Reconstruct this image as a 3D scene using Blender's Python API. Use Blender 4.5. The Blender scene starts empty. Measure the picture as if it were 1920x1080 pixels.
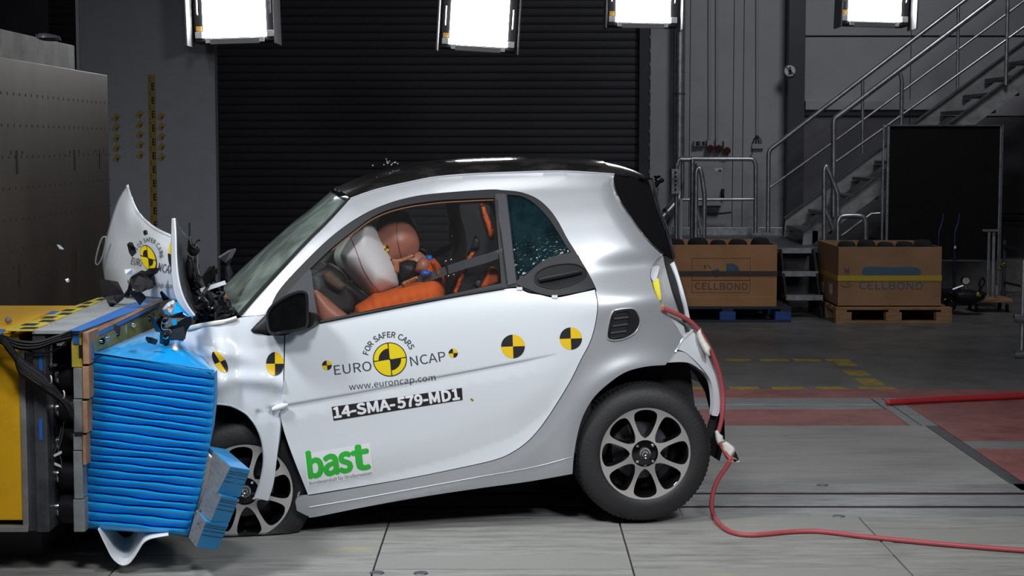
import bpy, bmesh, math, random
from mathutils import Vector, Matrix
from mathutils.geometry import delaunay_2d_cdt
random.seed(7)
S = bpy.context.scene
COL = S.collection
# ------------------------------------------------------------------ camera
F = 3200.0; CAMZ = 1.63; TH = math.atan(270.0 / F)
cd = bpy.data.cameras.new('camera'); cam = bpy.data.objects.new('camera', cd); COL.objects.link(cam)
cam.location = (0, 0, CAMZ); cam.rotation_euler = (math.pi / 2 - TH, 0, 0)
cd.sensor_width = 36; cd.sensor_fit = 'HORIZONTAL'; cd.lens = F / 1920 * 36; cd.clip_end = 200; cd.clip_start = .05
S.camera = cam
# ------------------------------------------------------------------ world, lamps outside the frame, exposure
wd = bpy.data.worlds.new('world'); S.world = wd; wd.use_nodes = True
wd.node_tree.nodes['Background'].inputs[0].default_value = (.78, .86, 1, 1)
wd.node_tree.nodes['Background'].inputs[1].default_value = .012
S.view_settings.view_transform = 'Standard'; S.view_settings.look = 'None'
S.view_settings.exposure = -0.12; S.view_settings.gamma = 1; S.view_settings.use_curve_mapping = False
def area(loc, aim, w, h, power, spread=100, col=(.95, .975, 1)):
    l = bpy.data.lights.new('unseen_lamp', 'AREA'); l.shape = 'RECTANGLE'; l.size = w; l.size_y = h
    l.energy = power; l.spread = math.radians(spread); l.color = col
    o = bpy.data.objects.new('unseen_lamp', l); COL.objects.link(o); o.location = loc
    o.rotation_euler = (Vector(aim) - Vector(loc)).to_track_quat('-Z', 'Y').to_euler(); return o
# the hall's own lamp bank, hung high over the near side of the track
area((-3.5, 4.9, 5.0), (-1.2, 7.3, .8), .9, .7, 72, 95)
area((-.6, 3.0, 4.8), (0, 7.2, .6), .9, .7, 42, 95)
area((2.0, 3.3, 3.5), (.5, 7.3, .6), .9, .7, 38, 95)
area((0.2, 7.6, 5.2), (0, 7.6, .5), 2.4, .8, 13, 110)
area((4.0, 13.5, 6.3), (2.8, 19, 1.8), 1.5, 1.5, 62, 120)  # added fill lamp, unseen, brightens the back wall by the stairs
# ------------------------------------------------------------------ projection helpers
_f = Vector((0, math.cos(TH), -math.sin(TH))); _u = Vector((0, math.sin(TH), math.cos(TH))); C0 = Vector((0, 0, CAMZ))
def ray(px, py): return Vector(((px - 960) / F, 0, 0)) + _u * (-(py - 540) / F) + _f
def P(px, py, Y):
    d = ray(px, py); return C0 + d * (Y / d.y)
def FL(px, py, z=0.0):
    d = ray(px, py); return C0 + d * ((z - CAMZ) / d.z)
def FY(py): return FL(960, py).y
def PX(px, Y, py=560): return P(px, py, Y).x
# ------------------------------------------------------------------ materials
MATS = {}
def mat(name, col, rough=.5, metal=0, var=0, vscale=8, bump=0, bscale=60, coat=0, col2=None, stretch=None, spec=.5, edge=(.4, .7)):
    m = bpy.data.materials.new(name); m.use_nodes = True; nt = m.node_tree; b = nt.nodes['Principled BSDF']
    b.inputs['Base Color'].default_value = (*col, 1); b.inputs['Roughness'].default_value = rough
    b.inputs['Metallic'].default_value = metal; b.inputs['Specular IOR Level'].default_value = spec
    if coat: b.inputs['Coat Weight'].default_value = coat; b.inputs['Coat Roughness'].default_value = .04
    if var or col2 or bump:
        tc = nt.nodes.new('ShaderNodeTexCoord'); mp = nt.nodes.new('ShaderNodeMapping'); nt.links.new(tc.outputs['Object'], mp.inputs[0])
        if stretch: mp.inputs['Scale'].default_value = stretch
    if var or col2:
        n = nt.nodes.new('ShaderNodeTexNoise'); n.inputs['Scale'].default_value = vscale; n.inputs['Detail'].default_value = 6; n.inputs['Roughness'].default_value = .65
        r = nt.nodes.new('ShaderNodeValToRGB'); c2 = col2 or tuple(max(0, c * (1 - var)) for c in col)
        r.color_ramp.elements[0].position = edge[0]; r.color_ramp.elements[1].position = edge[1]
        c1 = col if col2 else tuple(min(1, c * (1 + var * .5)) for c in col)
        r.color_ramp.elements[0].color = (*c1, 1); r.color_ramp.elements[1].color = (*c2, 1)
        nt.links.new(mp.outputs[0], n.inputs['Vector']); nt.links.new(n.outputs[0], r.inputs[0]); nt.links.new(r.outputs[0], b.inputs['Base Color'])
    if bump:
        n2 = nt.nodes.new('ShaderNodeTexNoise'); n2.inputs['Scale'].default_value = bscale; n2.inputs['Detail'].default_value = 4
        bp = nt.nodes.new('ShaderNodeBump'); bp.inputs['Strength'].default_value = bump; bp.inputs['Distance'].default_value = .01
        nt.links.new(mp.outputs[0], n2.inputs['Vector']); nt.links.new(n2.outputs[0], bp.inputs['Height']); nt.links.new(bp.outputs[0], b.inputs['Normal'])
    MATS[name] = m; return m
def glassmat(name, tint, haze, hazecol, gloss=1.0, rough=.02, noisy=False, nscale=18):
    m = bpy.data.materials.new(name); m.use_nodes = True; nt = m.node_tree; nt.nodes.clear()
    o = nt.nodes.new('ShaderNodeOutputMaterial'); t = nt.nodes.new('ShaderNodeBsdfTransparent'); t.inputs[0].default_value = (*tint, 1)
    g = nt.nodes.new('ShaderNodeBsdfGlossy'); g.inputs['Roughness'].default_value = rough; g.inputs[0].default_value = (gloss,) * 3 + (1,)
    d = nt.nodes.new('ShaderNodeBsdfDiffuse'); d.inputs[0].default_value = (*hazecol, 1)
    fr = nt.nodes.new('ShaderNodeFresnel'); fr.inputs[0].default_value = 1.45
    m1 = nt.nodes.new('ShaderNodeMixShader'); m2 = nt.nodes.new('ShaderNodeMixShader')
    m1.inputs[0].default_value = haze
    nt.links.new(t.outputs[0], m1.inputs[1]); nt.links.new(d.outputs[0], m1.inputs[2])
    nt.links.new(fr.outputs[0], m2.inputs[0]); nt.links.new(m1.outputs[0], m2.inputs[1]); nt.links.new(g.outputs[0], m2.inputs[2]); nt.links.new(m2.outputs[0], o.inputs[0])
    if noisy:
        tc = nt.nodes.new('ShaderNodeTexCoord'); n2 = nt.nodes.new('ShaderNodeTexNoise'); n2.inputs['Scale'].default_value = nscale; n2.inputs['Detail'].default_value = 5; n2.inputs['Distortion'].default_value = 1.2
        mm = nt.nodes.new('ShaderNodeMapRange'); mm.inputs[1].default_value = .36; mm.inputs[2].default_value = .66; mm.inputs[3].default_value = haze * .6; mm.inputs[4].default_value = min(.9, haze * 1.4)
        nt.links.new(tc.outputs['Object'], n2.inputs['Vector']); nt.links.new(n2.outputs[0], mm.inputs[0]); nt.links.new(mm.outputs[0], m1.inputs[0])
        if noisy == 2:
            n = nt.nodes.new('ShaderNodeTexVoronoi'); n.feature = 'DISTANCE_TO_EDGE'; n.inputs['Scale'].default_value = 55; nb = nt.nodes.new('ShaderNodeBump'); nb.inputs['Strength'].default_value = .13; nb.inputs['Distance'].default_value = .02
            nt.links.new(tc.outputs['Object'], n.inputs['Vector']); nt.links.new(n.outputs['Distance'], nb.inputs['Height']); nt.links.new(nb.outputs[0], g.inputs['Normal']); nt.links.new(nb.outputs[0], fr.inputs['Normal'])
    MATS[name] = m; return m
def emit(name, col, st):
    m = bpy.data.materials.new(name); m.use_nodes = True; nt = m.node_tree; nt.nodes.clear()
    o = nt.nodes.new('ShaderNodeOutputMaterial'); e = nt.nodes.new('ShaderNodeEmission'); e.inputs[0].default_value = (*col, 1); e.inputs[1].default_value = st
    nt.links.new(e.outputs[0], o.inputs[0]); return m
M_white = mat('white_paint', (.68, .715, .755), .28, 0, coat=.6)
M_silver = mat('silver_paint', (.43, .445, .47), .34, .40, coat=.25)
M_blackgloss = mat('black_gloss', (.006, .006, .007), .06, 0, spec=.6)
M_roof = mat('roof_black', (.012, .0115, .011), .10, 0, vscale=7, col2=(.045, .042, .038), edge=(.45, .75), coat=.5)
M_blackpl = mat('black_plastic', (.012, .012, .014), .5, spec=.3)
M_greypl = mat('dark_grey_plastic', (.042, .043, .05), .55, spec=.3)
M_blackmat = mat('black_lining', (.008, .008, .009), .8)
M_rubber = mat('tyre_rubber', (.014, .014, .015), .6, bump=.15, bscale=90)
M_alloy = mat('machined_alloy', (.74, .715, .70), .24, .8)
M_steel = mat('galvanised_steel', (.42, .44, .47), .35, .85, var=.35, vscale=14)
M_dsteel = mat('dark_steel', (.12, .125, .14), .45, .6, var=.4, vscale=10)
M_chrome = mat('chrome', (.8, .8, .82), .12, 1)
M_conc = mat('concrete_dark', (.135, .135, .135), .42, 0, var=.35, vscale=3, bump=.08, bscale=40)
M_conc2 = mat('concrete_panel', (.31, .312, .30), .6, 0, var=.22, vscale=4, bump=.08, bscale=50, stretch=(.5, 2, 1))
M_plank = mat('weathered_plank', (.26, .26, .243), .65, 0, var=.3, vscale=7, bump=.25, bscale=40, stretch=(.5, 3, 1))
M_plankw = mat('worn_plank', (.26, .26, .243), .65, 0, vscale=2.2, bump=.25, bscale=40, col2=(.40, .33, .17), stretch=(.8, 2.4, 1), edge=(.62, .74))
M_red = mat('red_floor_paint', (.29, .095, .09), .5, 0, var=.4, vscale=5)
M_strip = mat('steel_strip', (.27, .28, .285), .45, .3, var=.35, vscale=9, stretch=(.6, 3, 1))
M_slot = mat('slot_rail', (.035, .02, .03), .4, .2)
M_yelmark = mat('yellow_floor_paint', (.32, .23, .035), .6, 0, var=.4, vscale=14)
M_shut = mat('shutter_paint', (.023, .024, .031), .6)
M_wallp = mat('wall_panel_paint', (.30, .30, .32), .65, 0, var=.08, vscale=2)
M_walld = mat('wall_dark', (.10, .10, .112), .7, 0, var=.15, vscale=2)
M_col = mat('column_paint', (.035, .037, .045), .5)
M_slab = mat('grey_screen', (.19, .20, .225), .8, 0, var=.06)
M_iron = mat('rusty_plate', (.052, .038, .025), .5, .3, vscale=2.6, col2=(.022, .017, .012), stretch=(1, 1.4, .5), edge=(.35, .7))
M_block = mat('block_concrete', (.22, .22, .21), .7, 0, var=.45, vscale=4)
M_blue = mat('blue_sheet', (.008, .36, .86), .25, .0, coat=.3, bump=.04, bscale=14)
M_bluedk = mat('blue_core', (.012, .24, .55), .45, .0, bump=.3, bscale=60, stretch=(1, 1, 6))
M_honey = mat('aluminium_honeycomb', (.42, .41, .39), .45, .55, var=.3, vscale=25, stretch=(1, 1, 5))
M_alusheet = mat('aluminium_sheet', (.62, .61, .58), .35, .6)
M_yellow = mat('yellow_steel_paint', (.86, .47, .015), .4, 0, vscale=5, col2=(.74, .30, .02), edge=(.55, .8))
M_orange = mat('orange_cloth', (.72, .115, .012), .85, 0, bump=.1, bscale=200)
M_orangetr = mat('orange_trim', (.62, .10, .018), .6)
M_skin = mat('dummy_skin', (.42, .155, .105), .42, 0)
M_skin2 = mat('tan_leather', (.42, .17, .07), .5)
M_bag = mat('airbag_cloth', (.80, .765, .77), .8, 0, bump=.08, bscale=300)
M_belt = mat('belt_web', (.075, .075, .082), .7)
M_bluep = mat('blue_plastic', (.02, .13, .55), .4)
M_mirror = mat('mirror_glass', (.06, .065, .065), .08, .9, vscale=9, col2=(.02, .02, .02))
M_card = mat('cardboard', (.40, .20, .095), .8, 0, var=.15, vscale=3)
M_card2 = mat('cardboard_inside', (.12, .062, .03), .85)
M_print = mat('box_print', (.07, .07, .075), .8)
M_printb = mat('box_print_blue', (.06, .11, .17), .8)
M_wood = mat('pallet_wood', (.30, .17, .085), .75, 0, var=.35, vscale=9, stretch=(1, 4, 4))
M_ply = mat('plywood', (.36, .20, .115), .65, 0, var=.25, vscale=12)
M_pblue = mat('blue_block', (.012, .06, .27), .6, 0, var=.3)
M_panelblk = mat('panel_black', (.003, .003, .0035), .8, spec=.2)
M_dashbr = mat('dash_brown', (.11, .065, .042), .7)
M_brown = mat('brown_cover', (.34, .17, .09), .6)
M_foam = mat('black_foam', (.010, .010, .011), .95)
M_yelstrap = mat('yellow_strap', (.45, .32, .02), .6)
M_dkstrap = mat('dark_strap', (.05, .035, .03), .6)
M_paper = mat('paper', (.55, .55, .56), .8)
M_redc = mat('red_cable', (.38, .07, .08), .5)
M_tape = mat('white_tape', (.72, .70, .64), .7)
M_cblack = mat('cable_black', (.008, .008, .009), .6, spec=.25)
M_dyel = mat('marker_yellow', (.80, .52, .02), .35)
M_dyel2 = mat('logo_yellow', (.78, .60, .01), .4)
M_dblack = mat('marker_black', (.018, .017, .02), .4)
M_dgrey = mat('print_grey', (.045, .05, .06), .4)
M_green = mat('print_green', (.03, .46, .045), .4)
M_stick = mat('white_sticker', (.78, .80, .82), .35)
M_txtw = mat('white_print', (.78, .78, .82), .4)
M_olive = mat('olive_sheet', (.21, .20, .055), .4, .2, var=.3)
M_bluetape = mat('blue_tape', (.03, .13, .40), .5)
M_topplate = mat('grey_top_plate', (.34, .36, .37), .5, .3, var=.25, vscale=5)
M_yeltape = mat('yellow_tape', (.50, .40, .05), .5, 0, var=.25)
M_grey = mat('grey_housing', (.22, .225, .24), .5, .2)
M_lampwhite = mat('lamp_clip', (.7, .7, .72), .5)
M_lamporange = mat('lamp_label', (.7, .38, .08), .5)
M_glow = emit('lamp_diffuser', (1, 1, 1), 22)
M_boxgrey = mat('switch_box', (.30, .30, .31), .6)
M_dred = mat('socket_red', (.07, .015, .015), .5)
M_beige = mat('torn_edge', (.72, .68, .60), .5)
M_dash = mat('dash_grey', (.014, .013, .012), .65, 0, var=.5, vscale=9)
M_lens = mat('clear_lens', (.75, .77, .8), .1, .3)
M_yelp = mat('yellow_foam', (.70, .62, .03), .6)
G_side = glassmat('side_glass', (.96, .97, .97), .012, (.6, .6, .6), gloss=.015, rough=.03)
G_wind = glassmat('windscreen_glass', (.55, .68, .62), .46, (.33, .41, .37), rough=.08, noisy=1, nscale=4, gloss=.5)
G_rear = glassmat('crazed_glass', (.10, .16, .17), .22, (.025, .07, .085), rough=.10, noisy=2, nscale=9, gloss=.25)
# ------------------------------------------------------------------ object helpers
def thing(name, label, cat, loc, group=None):
    o = bpy.data.objects.new(name, None); COL.objects.link(o); o.location = loc; o.empty_display_size = .1
    o['label'] = label; o['category'] = cat
    if group: o['group'] = group
    return o
def tag(o, label, cat, group=None):
    o['label'] = label; o['category'] = cat
    if group: o['group'] = group
    return o
def rootloc(p):
    while p.parent: p = p.parent
    return Vector(p.location)
class MB:
    def __init__(s): s.v = []; s.f = []; s.n = None
    def add(s, vs, fs):
        k = len(s.v); s.v += [Vector(v) for v in vs]; s.f += [tuple(i + k for i in f) for f in fs]; return s
    def box(s, x0, x1, y0, y1, z0, z1):
        v = [(x, y, z) for x in (x0, x1) for y in (y0, y1) for z in (z0, z1)]
        return s.add(v, [(0, 1, 3, 2), (4, 6, 7, 5), (0, 4, 5, 1), (2, 3, 7, 6), (0, 2, 6, 4), (1, 5, 7, 3)])
    def hexa(s, q0, q1):
        v = list(q0) + list(q1)
        return s.add(v, [(3, 2, 1, 0), (4, 5, 6, 7)] + [(i, (i + 1) % 4, 4 + (i + 1) % 4, 4 + i) for i in range(4)])
    def prism(s, q0, q1):
        n = len(q0)
        return s.add(list(q0) + list(q1), [tuple(range(n))[::-1], tuple(range(n, 2 * n))] + [(i, (i + 1) % n, n + (i + 1) % n, n + i) for i in range(n)])
    def tube(s, pts, r, n=8, closed=False, caps=True):
        pts = [Vector(p) for p in pts]; m = len(pts); rr = r if isinstance(r, (list, tuple)) else [r] * m
        rings = []; up = None
        for i, p in enumerate(pts):
            if closed: t = pts[(i + 1) % m] - pts[i - 1]
            else: t = pts[min(i + 1, m - 1)] - pts[max(i - 1, 0)]
            t.normalize()
            if up is None: up = Vector((0, 0, 1)) if abs(t.z) < .9 else Vector((0, 1, 0))
            a = t.cross(up)
            if a.length < 1e-4: a = t.cross(Vector((1, .3, .2)))
            a.normalize(); b = a.cross(t).normalized(); up = b
            rings.append([p + (a * math.cos(2 * math.pi * k / n) + b * math.sin(2 * math.pi * k / n)) * rr[i] for k in range(n)])
        vs = [v for R in rings for v in R]; fs = []
        for i in range(m if closed else m - 1):
            j = (i + 1) % m
            fs += [(i * n + k, i * n + (k + 1) % n, j * n + (k + 1) % n, j * n + k) for k in range(n)]
        if caps and not closed: fs += [tuple(range(n))[::-1], tuple((m - 1) * n + k for k in range(n))]
        return s.add(vs, fs)
    def grid(s, rows, closeu=False):
        nr, nc = len(rows), len(rows[0])
        fs = [(i * nc + j, i * nc + (j + 1) % nc, (i + 1) * nc + (j + 1) % nc, (i + 1) * nc + j) for i in range(nr - 1) for j in range(nc if closeu else nc - 1)]
        return s.add([v for r in rows for v in r], fs)
    def lathe(s, c, ax, prof, n=32):
        ax = Vector(ax).normalized(); a = ax.orthogonal().normalized(); b = ax.cross(a)
        return s.grid([[Vector(c) + ax * h + (a * math.cos(2 * math.pi * k / n) + b * math.sin(2 * math.pi * k / n)) * r for k in range(n)] for r, h in prof], True)
    def ell(s, c, rx, ry, rz, n=16, m=10, fn=None):
        rows = []
        for i in range(m + 1):
            t = math.pi * i / m; row = []
            for k in range(n):
                p = 2 * math.pi * k / n; d = Vector((math.sin(t) * math.cos(p), math.sin(t) * math.sin(p), math.cos(t)))
                if fn: d = fn(d)
                row.append(Vector(c) + Vector((d.x * rx, d.y * ry, d.z * rz)))
            rows.append(row)
        return s.grid(rows, True)
    def build(s, name, m, parent=None, smooth=False, bevel=0, normals=None, kind=None):
        me = bpy.data.meshes.new(name); loc = rootloc(parent) if parent else Vector((0, 0, 0))
        if not parent and s.v:
            xs = [v.x for v in s.v]; ys = [v.y for v in s.v]; zs = [v.z for v in s.v]
            loc = Vector(((min(xs) + max(xs)) / 2, (min(ys) + max(ys)) / 2, min(zs)))
        me.from_pydata([v - loc for v in s.v], [], s.f)
        bm = bmesh.new(); bm.from_mesh(me)
        if not normals: bmesh.ops.remove_doubles(bm, verts=bm.verts, dist=1e-6); bmesh.ops.recalc_face_normals(bm, faces=bm.faces)
        if bevel:
            bmesh.ops.bevel(bm, geom=[e for e in bm.edges if len(e.link_faces) == 2 and e.calc_face_angle(0) > .5], offset=bevel, segments=2, affect='EDGES', profile=.6, clamp_overlap=True)
        bm.to_mesh(me); bm.free()
        if smooth or normals:
            for p in me.polygons: p.use_smooth = True
        if smooth and not normals:
            try: me.set_sharp_from_angle(angle=math.radians(smooth if smooth > 2 else 40))
            except Exception: pass
        if normals: me.normals_split_custom_set_from_vertices([tuple(n) for n in normals])
        me.materials.append(m)
        o = bpy.data.objects.new(name, me); COL.objects.link(o)
        if parent: o.parent = parent
        else: o.location = loc
        if kind: o['kind'] = kind
        return o
def box(name, m, parent, x0, x1, y0, y1, z0, z1, bevel=0): return MB().box(x0, x1, y0, y1, z0, z1).build(name, m, parent, bevel=bevel)
def tube(name, m, parent, pts, r, n=8): return MB().tube(pts, r, n).build(name, m, parent, smooth=50)
def dup(root, loc, label=None, group=None):
    r = root.copy(); COL.objects.link(r); r.location = loc
    if label: r['label'] = label
    if group: r['group'] = group
    for ch in list(root.children):
        c = ch.copy(); COL.objects.link(c); c.parent = r
        for g in ch.children:
            d = g.copy(); COL.objects.link(d); d.parent = c
    return r
# ------------------------------------------------------------------ 2D outline tools (in photo pixels)
def cr(pts, n=6, closed=False):
    out = []; m = len(pts)
    for i in range(m if closed else m - 1):
        if closed: p0, p1, p2, p3 = pts[i - 1], pts[i], pts[(i + 1) % m], pts[(i + 2) % m]
        else: p0, p1, p2, p3 = pts[max(i - 1, 0)], pts[i], pts[i + 1], pts[min(i + 2, m - 1)]
        for k in range(n):
            t = k / n
            out.append(tuple(.5 * ((2 * b) + (c - a) * t + (2 * a - 5 * b + 4 * c - d) * t * t + (-a + 3 * b - 3 * c + d) * t ** 3) for a, b, c, d in zip(p0, p1, p2, p3)))
    if not closed: out.append(tuple(pts[-1]))
    return out
def outline(pts, step=6, corner=38):
    m = len(pts); V = [Vector(p) for p in pts]; cs = []
    for i in range(m):
        a = V[i] - V[i - 1]; b = V[(i + 1) % m] - V[i]
        if a.length and b.length and math.degrees(a.angle(b)) > corner: cs.append(i)
    if not cs:
        raw = cr(pts, 8, True)
    else:
        raw = []
        for q in range(len(cs)):
            i0 = cs[q]; i1 = cs[(q + 1) % len(cs)]; seg = [pts[i0]]; i = i0
            while True:
                i = (i + 1) % m; seg.append(pts[i])
                if i == i1: break
            raw += cr(seg, 8)[:-1]
    # resample by max step, keep corners
    out = [Vector(raw[0])]
    for p in raw[1:]:
        p = Vector(p); d = (p - out[-1]).length
        if d < step * .35: continue
        k = int(d / step)
        a = out[-1].copy()
        for j in range(1, k + 1):
            if j * step < d - step * .3: out.append(a + (p - a) * (j * step / d))
        out.append(p)
    if (out[0] - out[-1]).length < step * .3: out.pop()
    return out
def area2(o): return sum(o[i - 1].x * o[i].y - o[i].x * o[i - 1].y for i in range(len(o))) / 2
def inset(o, d):
    sgn = 1 if area2(o) > 0 else -1; r = []
    for i in range(len(o)):
        a = (o[i] - o[i - 1]).normalized(); b = (o[(i + 1) % len(o)] - o[i]).normalized(); t = a + b
        if t.length < 1e-3: t = a
        t.normalize(); n = Vector((-t.y, t.x)) * sgn; c = max(.5, t.dot(a))
        r.append(o[i] + n * (d / c))
    return r
def inside(p, poly):
    x, y = p[0], p[1]; c = False; j = len(poly) - 1
    for i in range(len(poly)):
        a, b = poly[i], poly[j]
        if (a[1] > y) != (b[1] > y) and x < (b[0] - a[0]) * (y - a[1]) / (b[1] - a[1]) + a[0]: c = not c
        j = i
    return c
def edist(p, o):
    best = 1e9
    for i in range(len(o)):
        a, b = o[i - 1], o[i]; ab = b - a; l = ab.length_squared
        t = 0 if l == 0 else max(0, min(1, (p - a).dot(ab) / l)); d = (p - a - ab * t).length_squared
        if d < best: best = d
    return math.sqrt(best)
def tri(o, holes=(), step=8, extra=()):
    """triangulate an outline with interior points; returns verts (2D), faces, loops (index lists of the boundary)"""
    pts = [Vector(p) for p in o]; loops = [list(range(len(o)))]; edges = []
    for h in holes:
        k = len(pts); pts += [Vector(p) for p in h]; loops.append(list(range(k, k + len(h))))
    for L in loops: edges += [(L[i - 1], L[i]) for i in range(len(L))]
    xs = [p.x for p in o]; ys = [p.y for p in o]; nb = len(pts); cells = {(int(q.x // 5), int(q.y // 5)) for q in extra}
    y = min(ys) + step / 2; row = 0
    while y < max(ys):
        x = min(xs) + (step / 2 if row % 2 else 0)
        while x < max(xs):
            q = Vector((x, y))
            if extra and any((int(q.x // 5) + i, int(q.y // 5) + j) in cells for i in (-1, 0, 1) for j in (-1, 0, 1)): x += step; continue
            if inside(q, o) and not any(inside(q, h) for h in holes) and edist(q, o) > step * .45 and all(edist(q, h) > step * .45 for h in holes): pts.append(q)
            x += step
        y += step * .9; row += 1
    pts += [q for q in extra if inside(q, o) and edist(q, o) > 2]
    v, e, f, ov, oe, of = delaunay_2d_cdt(pts, edges, [], 0, 1e-5); v = [Vector(q) for q in v]
    fs = []
    for t in f:
        c = (v[t[0]] + v[t[1]] + v[t[2]]) / 3
        if inside(c, o) and not any(inside(c, h) for h in holes):
            a = (v[t[1]] - v[t[0]]).cross(v[t[2]] - v[t[0]])
            fs.append(tuple(t) if a < 0 else tuple(t)[::-1])
    # map originals
    m = {}
    for i, lst in enumerate(ov):
        for q in lst: m[q] = i
    loops = [[m[i] for i in L if i in m] for L in loops]
    return v, fs, loops
def inflate(name, m, parent, pts, Y, thick, edge=None, step=5, shape=.5, corner=38, back=1.0, wob=0, flat=False):
    """a solid body with the given outline (seen from the camera), swelling `thick` metres towards and away from it at depth Y"""
    o = outline(pts, step, corner); v, fs, loops = tri(o, (), step)
    d = [edist(p, o) for p in v]; D = edge or max(d) or 1
    bset = set(loops[0]); YF = Y if callable(Y) else (lambda x, y: Y)
    mb = MB(); vs = []
    for p, q in zip(v, d):
        k = min(q / D, 1); t = thick * (1 - (1 - k) ** 2) ** shape
        if wob: t *= 1 + wob * math.sin(p.x * .35 + p.y * .2) * math.cos(p.y * .31)
        vs.append(P(p.x, p.y, YF(p.x, p.y) - t))
    idx = {}; nb = len(v)
    for i, (p, q) in enumerate(zip(v, d)):
        if i in bset: idx[i] = i
        else:
            k = min(q / D, 1); idx[i] = len(vs); vs.append(P(p.x, p.y, YF(p.x, p.y) + back * thick * (1 - (1 - k) ** 2) ** shape))
    mb.add(vs, fs + [tuple(idx[i] for i in f)[::-1] for f in fs])
    return mb.build(name, m, parent, smooth=0 if flat else 70)
def plate(name, m, parent, pts, Y, t=.004, sm=False):
    """flat plate: outline pixels each at depth Y (or per-vertex list), given thickness t away from the camera"""
    n = len(pts); Ys = Y if isinstance(Y, (list, tuple)) else [Y] * n
    a = [P(p[0], p[1], y) for p, y in zip(pts, Ys)]
    nrm = (a[1] - a[0]).cross(a[2] - a[0]).normalized()
    if nrm.dot(C0 - a[0]) > 0: nrm = -nrm
    return MB().prism(a, [q + nrm * t for q in a]).build(name, m, parent)
def patch(name, m, parent, rows, n=5, t=.0, smooth=60):
    """smooth sheet through a grid of (px,py,Y) control points, with thickness t"""
    R = [cr(r, n) for r in rows]; Cc = [cr([R[i][j] for i in range(len(R))], n) for j in range(len(R[0]))]
    g = [[P(*Cc[j][i]) for j in range(len(Cc))] for i in range(len(Cc[0]))]
    o = MB().grid(g).build(name, m, parent, smooth=smooth)
    if t:
        md = o.modifiers.new('thickness', 'SOLIDIFY'); md.thickness = t; md.offset = 0
    return o
_tc = {}
FONT = None
try: FONT = bpy.data.fonts.load(bpy.utils.system_resource('DATAFILES', path='fonts') + '/Noto Sans CJK Regular.woff2')
except Exception: FONT = None
def text2d(s, bold=0.0):
    key = (s, bold)
    if key in _tc: return _tc[key]
    c = bpy.data.curves.new('t', 'FONT'); c.body = s; c.size = 1; c.offset = bold; c.resolution_u = 3
    if FONT: c.font = FONT
    c.fill_mode = 'FRONT'
    o = bpy.data.objects.new('t', c); COL.objects.link(o); dg = bpy.context.evaluated_depsgraph_get()
    me = bpy.data.meshes.new_from_object(o.evaluated_get(dg)); v = [(q.co.x, q.co.y) for q in me.vertices]; f = [tuple(p.vertices) for p in me.polygons]
    bpy.data.objects.remove(o); bpy.data.curves.remove(c); bpy.data.meshes.remove(me)
    _tc[key] = (v, f); return v, f
def lay(s, p0, p1, h, bold=0.0, shear=None):
    """2D text verts in pixels: baseline from p0 to p1, cap height h (perpendicular, upward), stretched to fit"""
    v, f = text2d(s, bold); x0 = min(q[0] for q in v); x1 = max(q[0] for q in v); vc, _ = text2d('E', bold); ch = max(q[1] for q in vc)
    d = Vector(p1) - Vector(p0); up = Vector(shear) if shear else Vector((d.y, -d.x)).normalized() * h
    return [Vector(p0) + d * ((q[0] - x0) / (x1 - x0)) + up * (q[1] / ch) for q in v], f

def bolden(vf, b):
    """heavier lettering: the same flat glyphs laid side by side, b pixels apart"""
    v, f = vf; V = []; Fs = []
    for k in range(9):
        d = Vector((0, 0)) if k == 8 else Vector((math.cos(k * math.pi / 4), math.sin(k * math.pi / 4))) * b
        Fs += [tuple(i + len(V) for i in q) for q in f]; V += [Vector((p[0] + d.x, p[1] + d.y, k * .00003)) for p in v]
    return V, Fs
def bvh(o):
    from mathutils.bvhtree import BVHTree
    l = rootloc(o); return BVHTree.FromPolygons([v.co + l for v in o.data.vertices], [tuple(p.vertices) for p in o.data.polygons])
def onmesh(B, pts, off=.002):
    r = []
    for x, y in pts:
        d = ray(x, y).normalized(); h = B.ray_cast(C0, d)[0]
        if h: r.append(h - d * off)
    return r
# ================================================================== FLOOR
floor = MB().box(-9, 14, 1, 20.5, -.12, -.03).build('floor', M_conc); floor['kind'] = 'structure'
def slab(name, m, x0, x1, y0, y1, z=0, bev=.002):
    if y1 < y0: y0, y1 = y1, y0
    return MB().box(x0, x1, y0, y1, -.03, z).build(name, m, floor, bevel=bev)
YR0, YR1, YR2, YR3 = FY(729.5), FY(746), FY(767), FY(798)
YC1, YC2, YS0 = FY(844), FY(891), FY(907)
YA1, YA2, YB1, YB2, YS1 = FY(922), FY(927.5), FY(947), FY(952.5), FY(969)
XL = -4.2; XJ = 2.40
for k, (x0, x1) in enumerate([(-8.5, -3.5), (-3.5, 1.2), (1.2, 5.5), (5.5, 13)]):
    for (y0, y1) in [(YR0, 15.0), (15.0, 20.3)]: slab('concrete_slab', M_conc, x0 + .002, x1 - .002, y0, y1 - .004)
slab('painted_strip', M_red, XL, 12, YR1, YR0 - .002)
slab('steel_strip', M_strip, XL, 2.30, YR2 + (YR1 - YR2) * .42, YR1 - .002)
slab('steel_strip', M_strip, XL, 2.30, YR2, YR2 + (YR1 - YR2) * .38)
slab('painted_panel', M_red, XL, 2.31, YR3, YR2 - .003)
slab('steel_strip', M_strip, 2.315, 2.375, YR3, YR1 - .003); slab('steel_strip', M_strip, 2.385, 2.475, YR3, YR1 - .003)
YG0, YG1 = FY(841), FY(827)
slab('painted_panel', M_red, 2.48, 12, YG1, YR1 - .003); slab('steel_strip', M_strip, 2.48, 12, YG0, YG1 - .003)
slab('painted_panel', M_red, 2.48, 12, 7.95, YG0 - .003)
slab('steel_strip', M_dsteel, 2.405, 2.472, 7.95, YR3 - .004)
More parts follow.
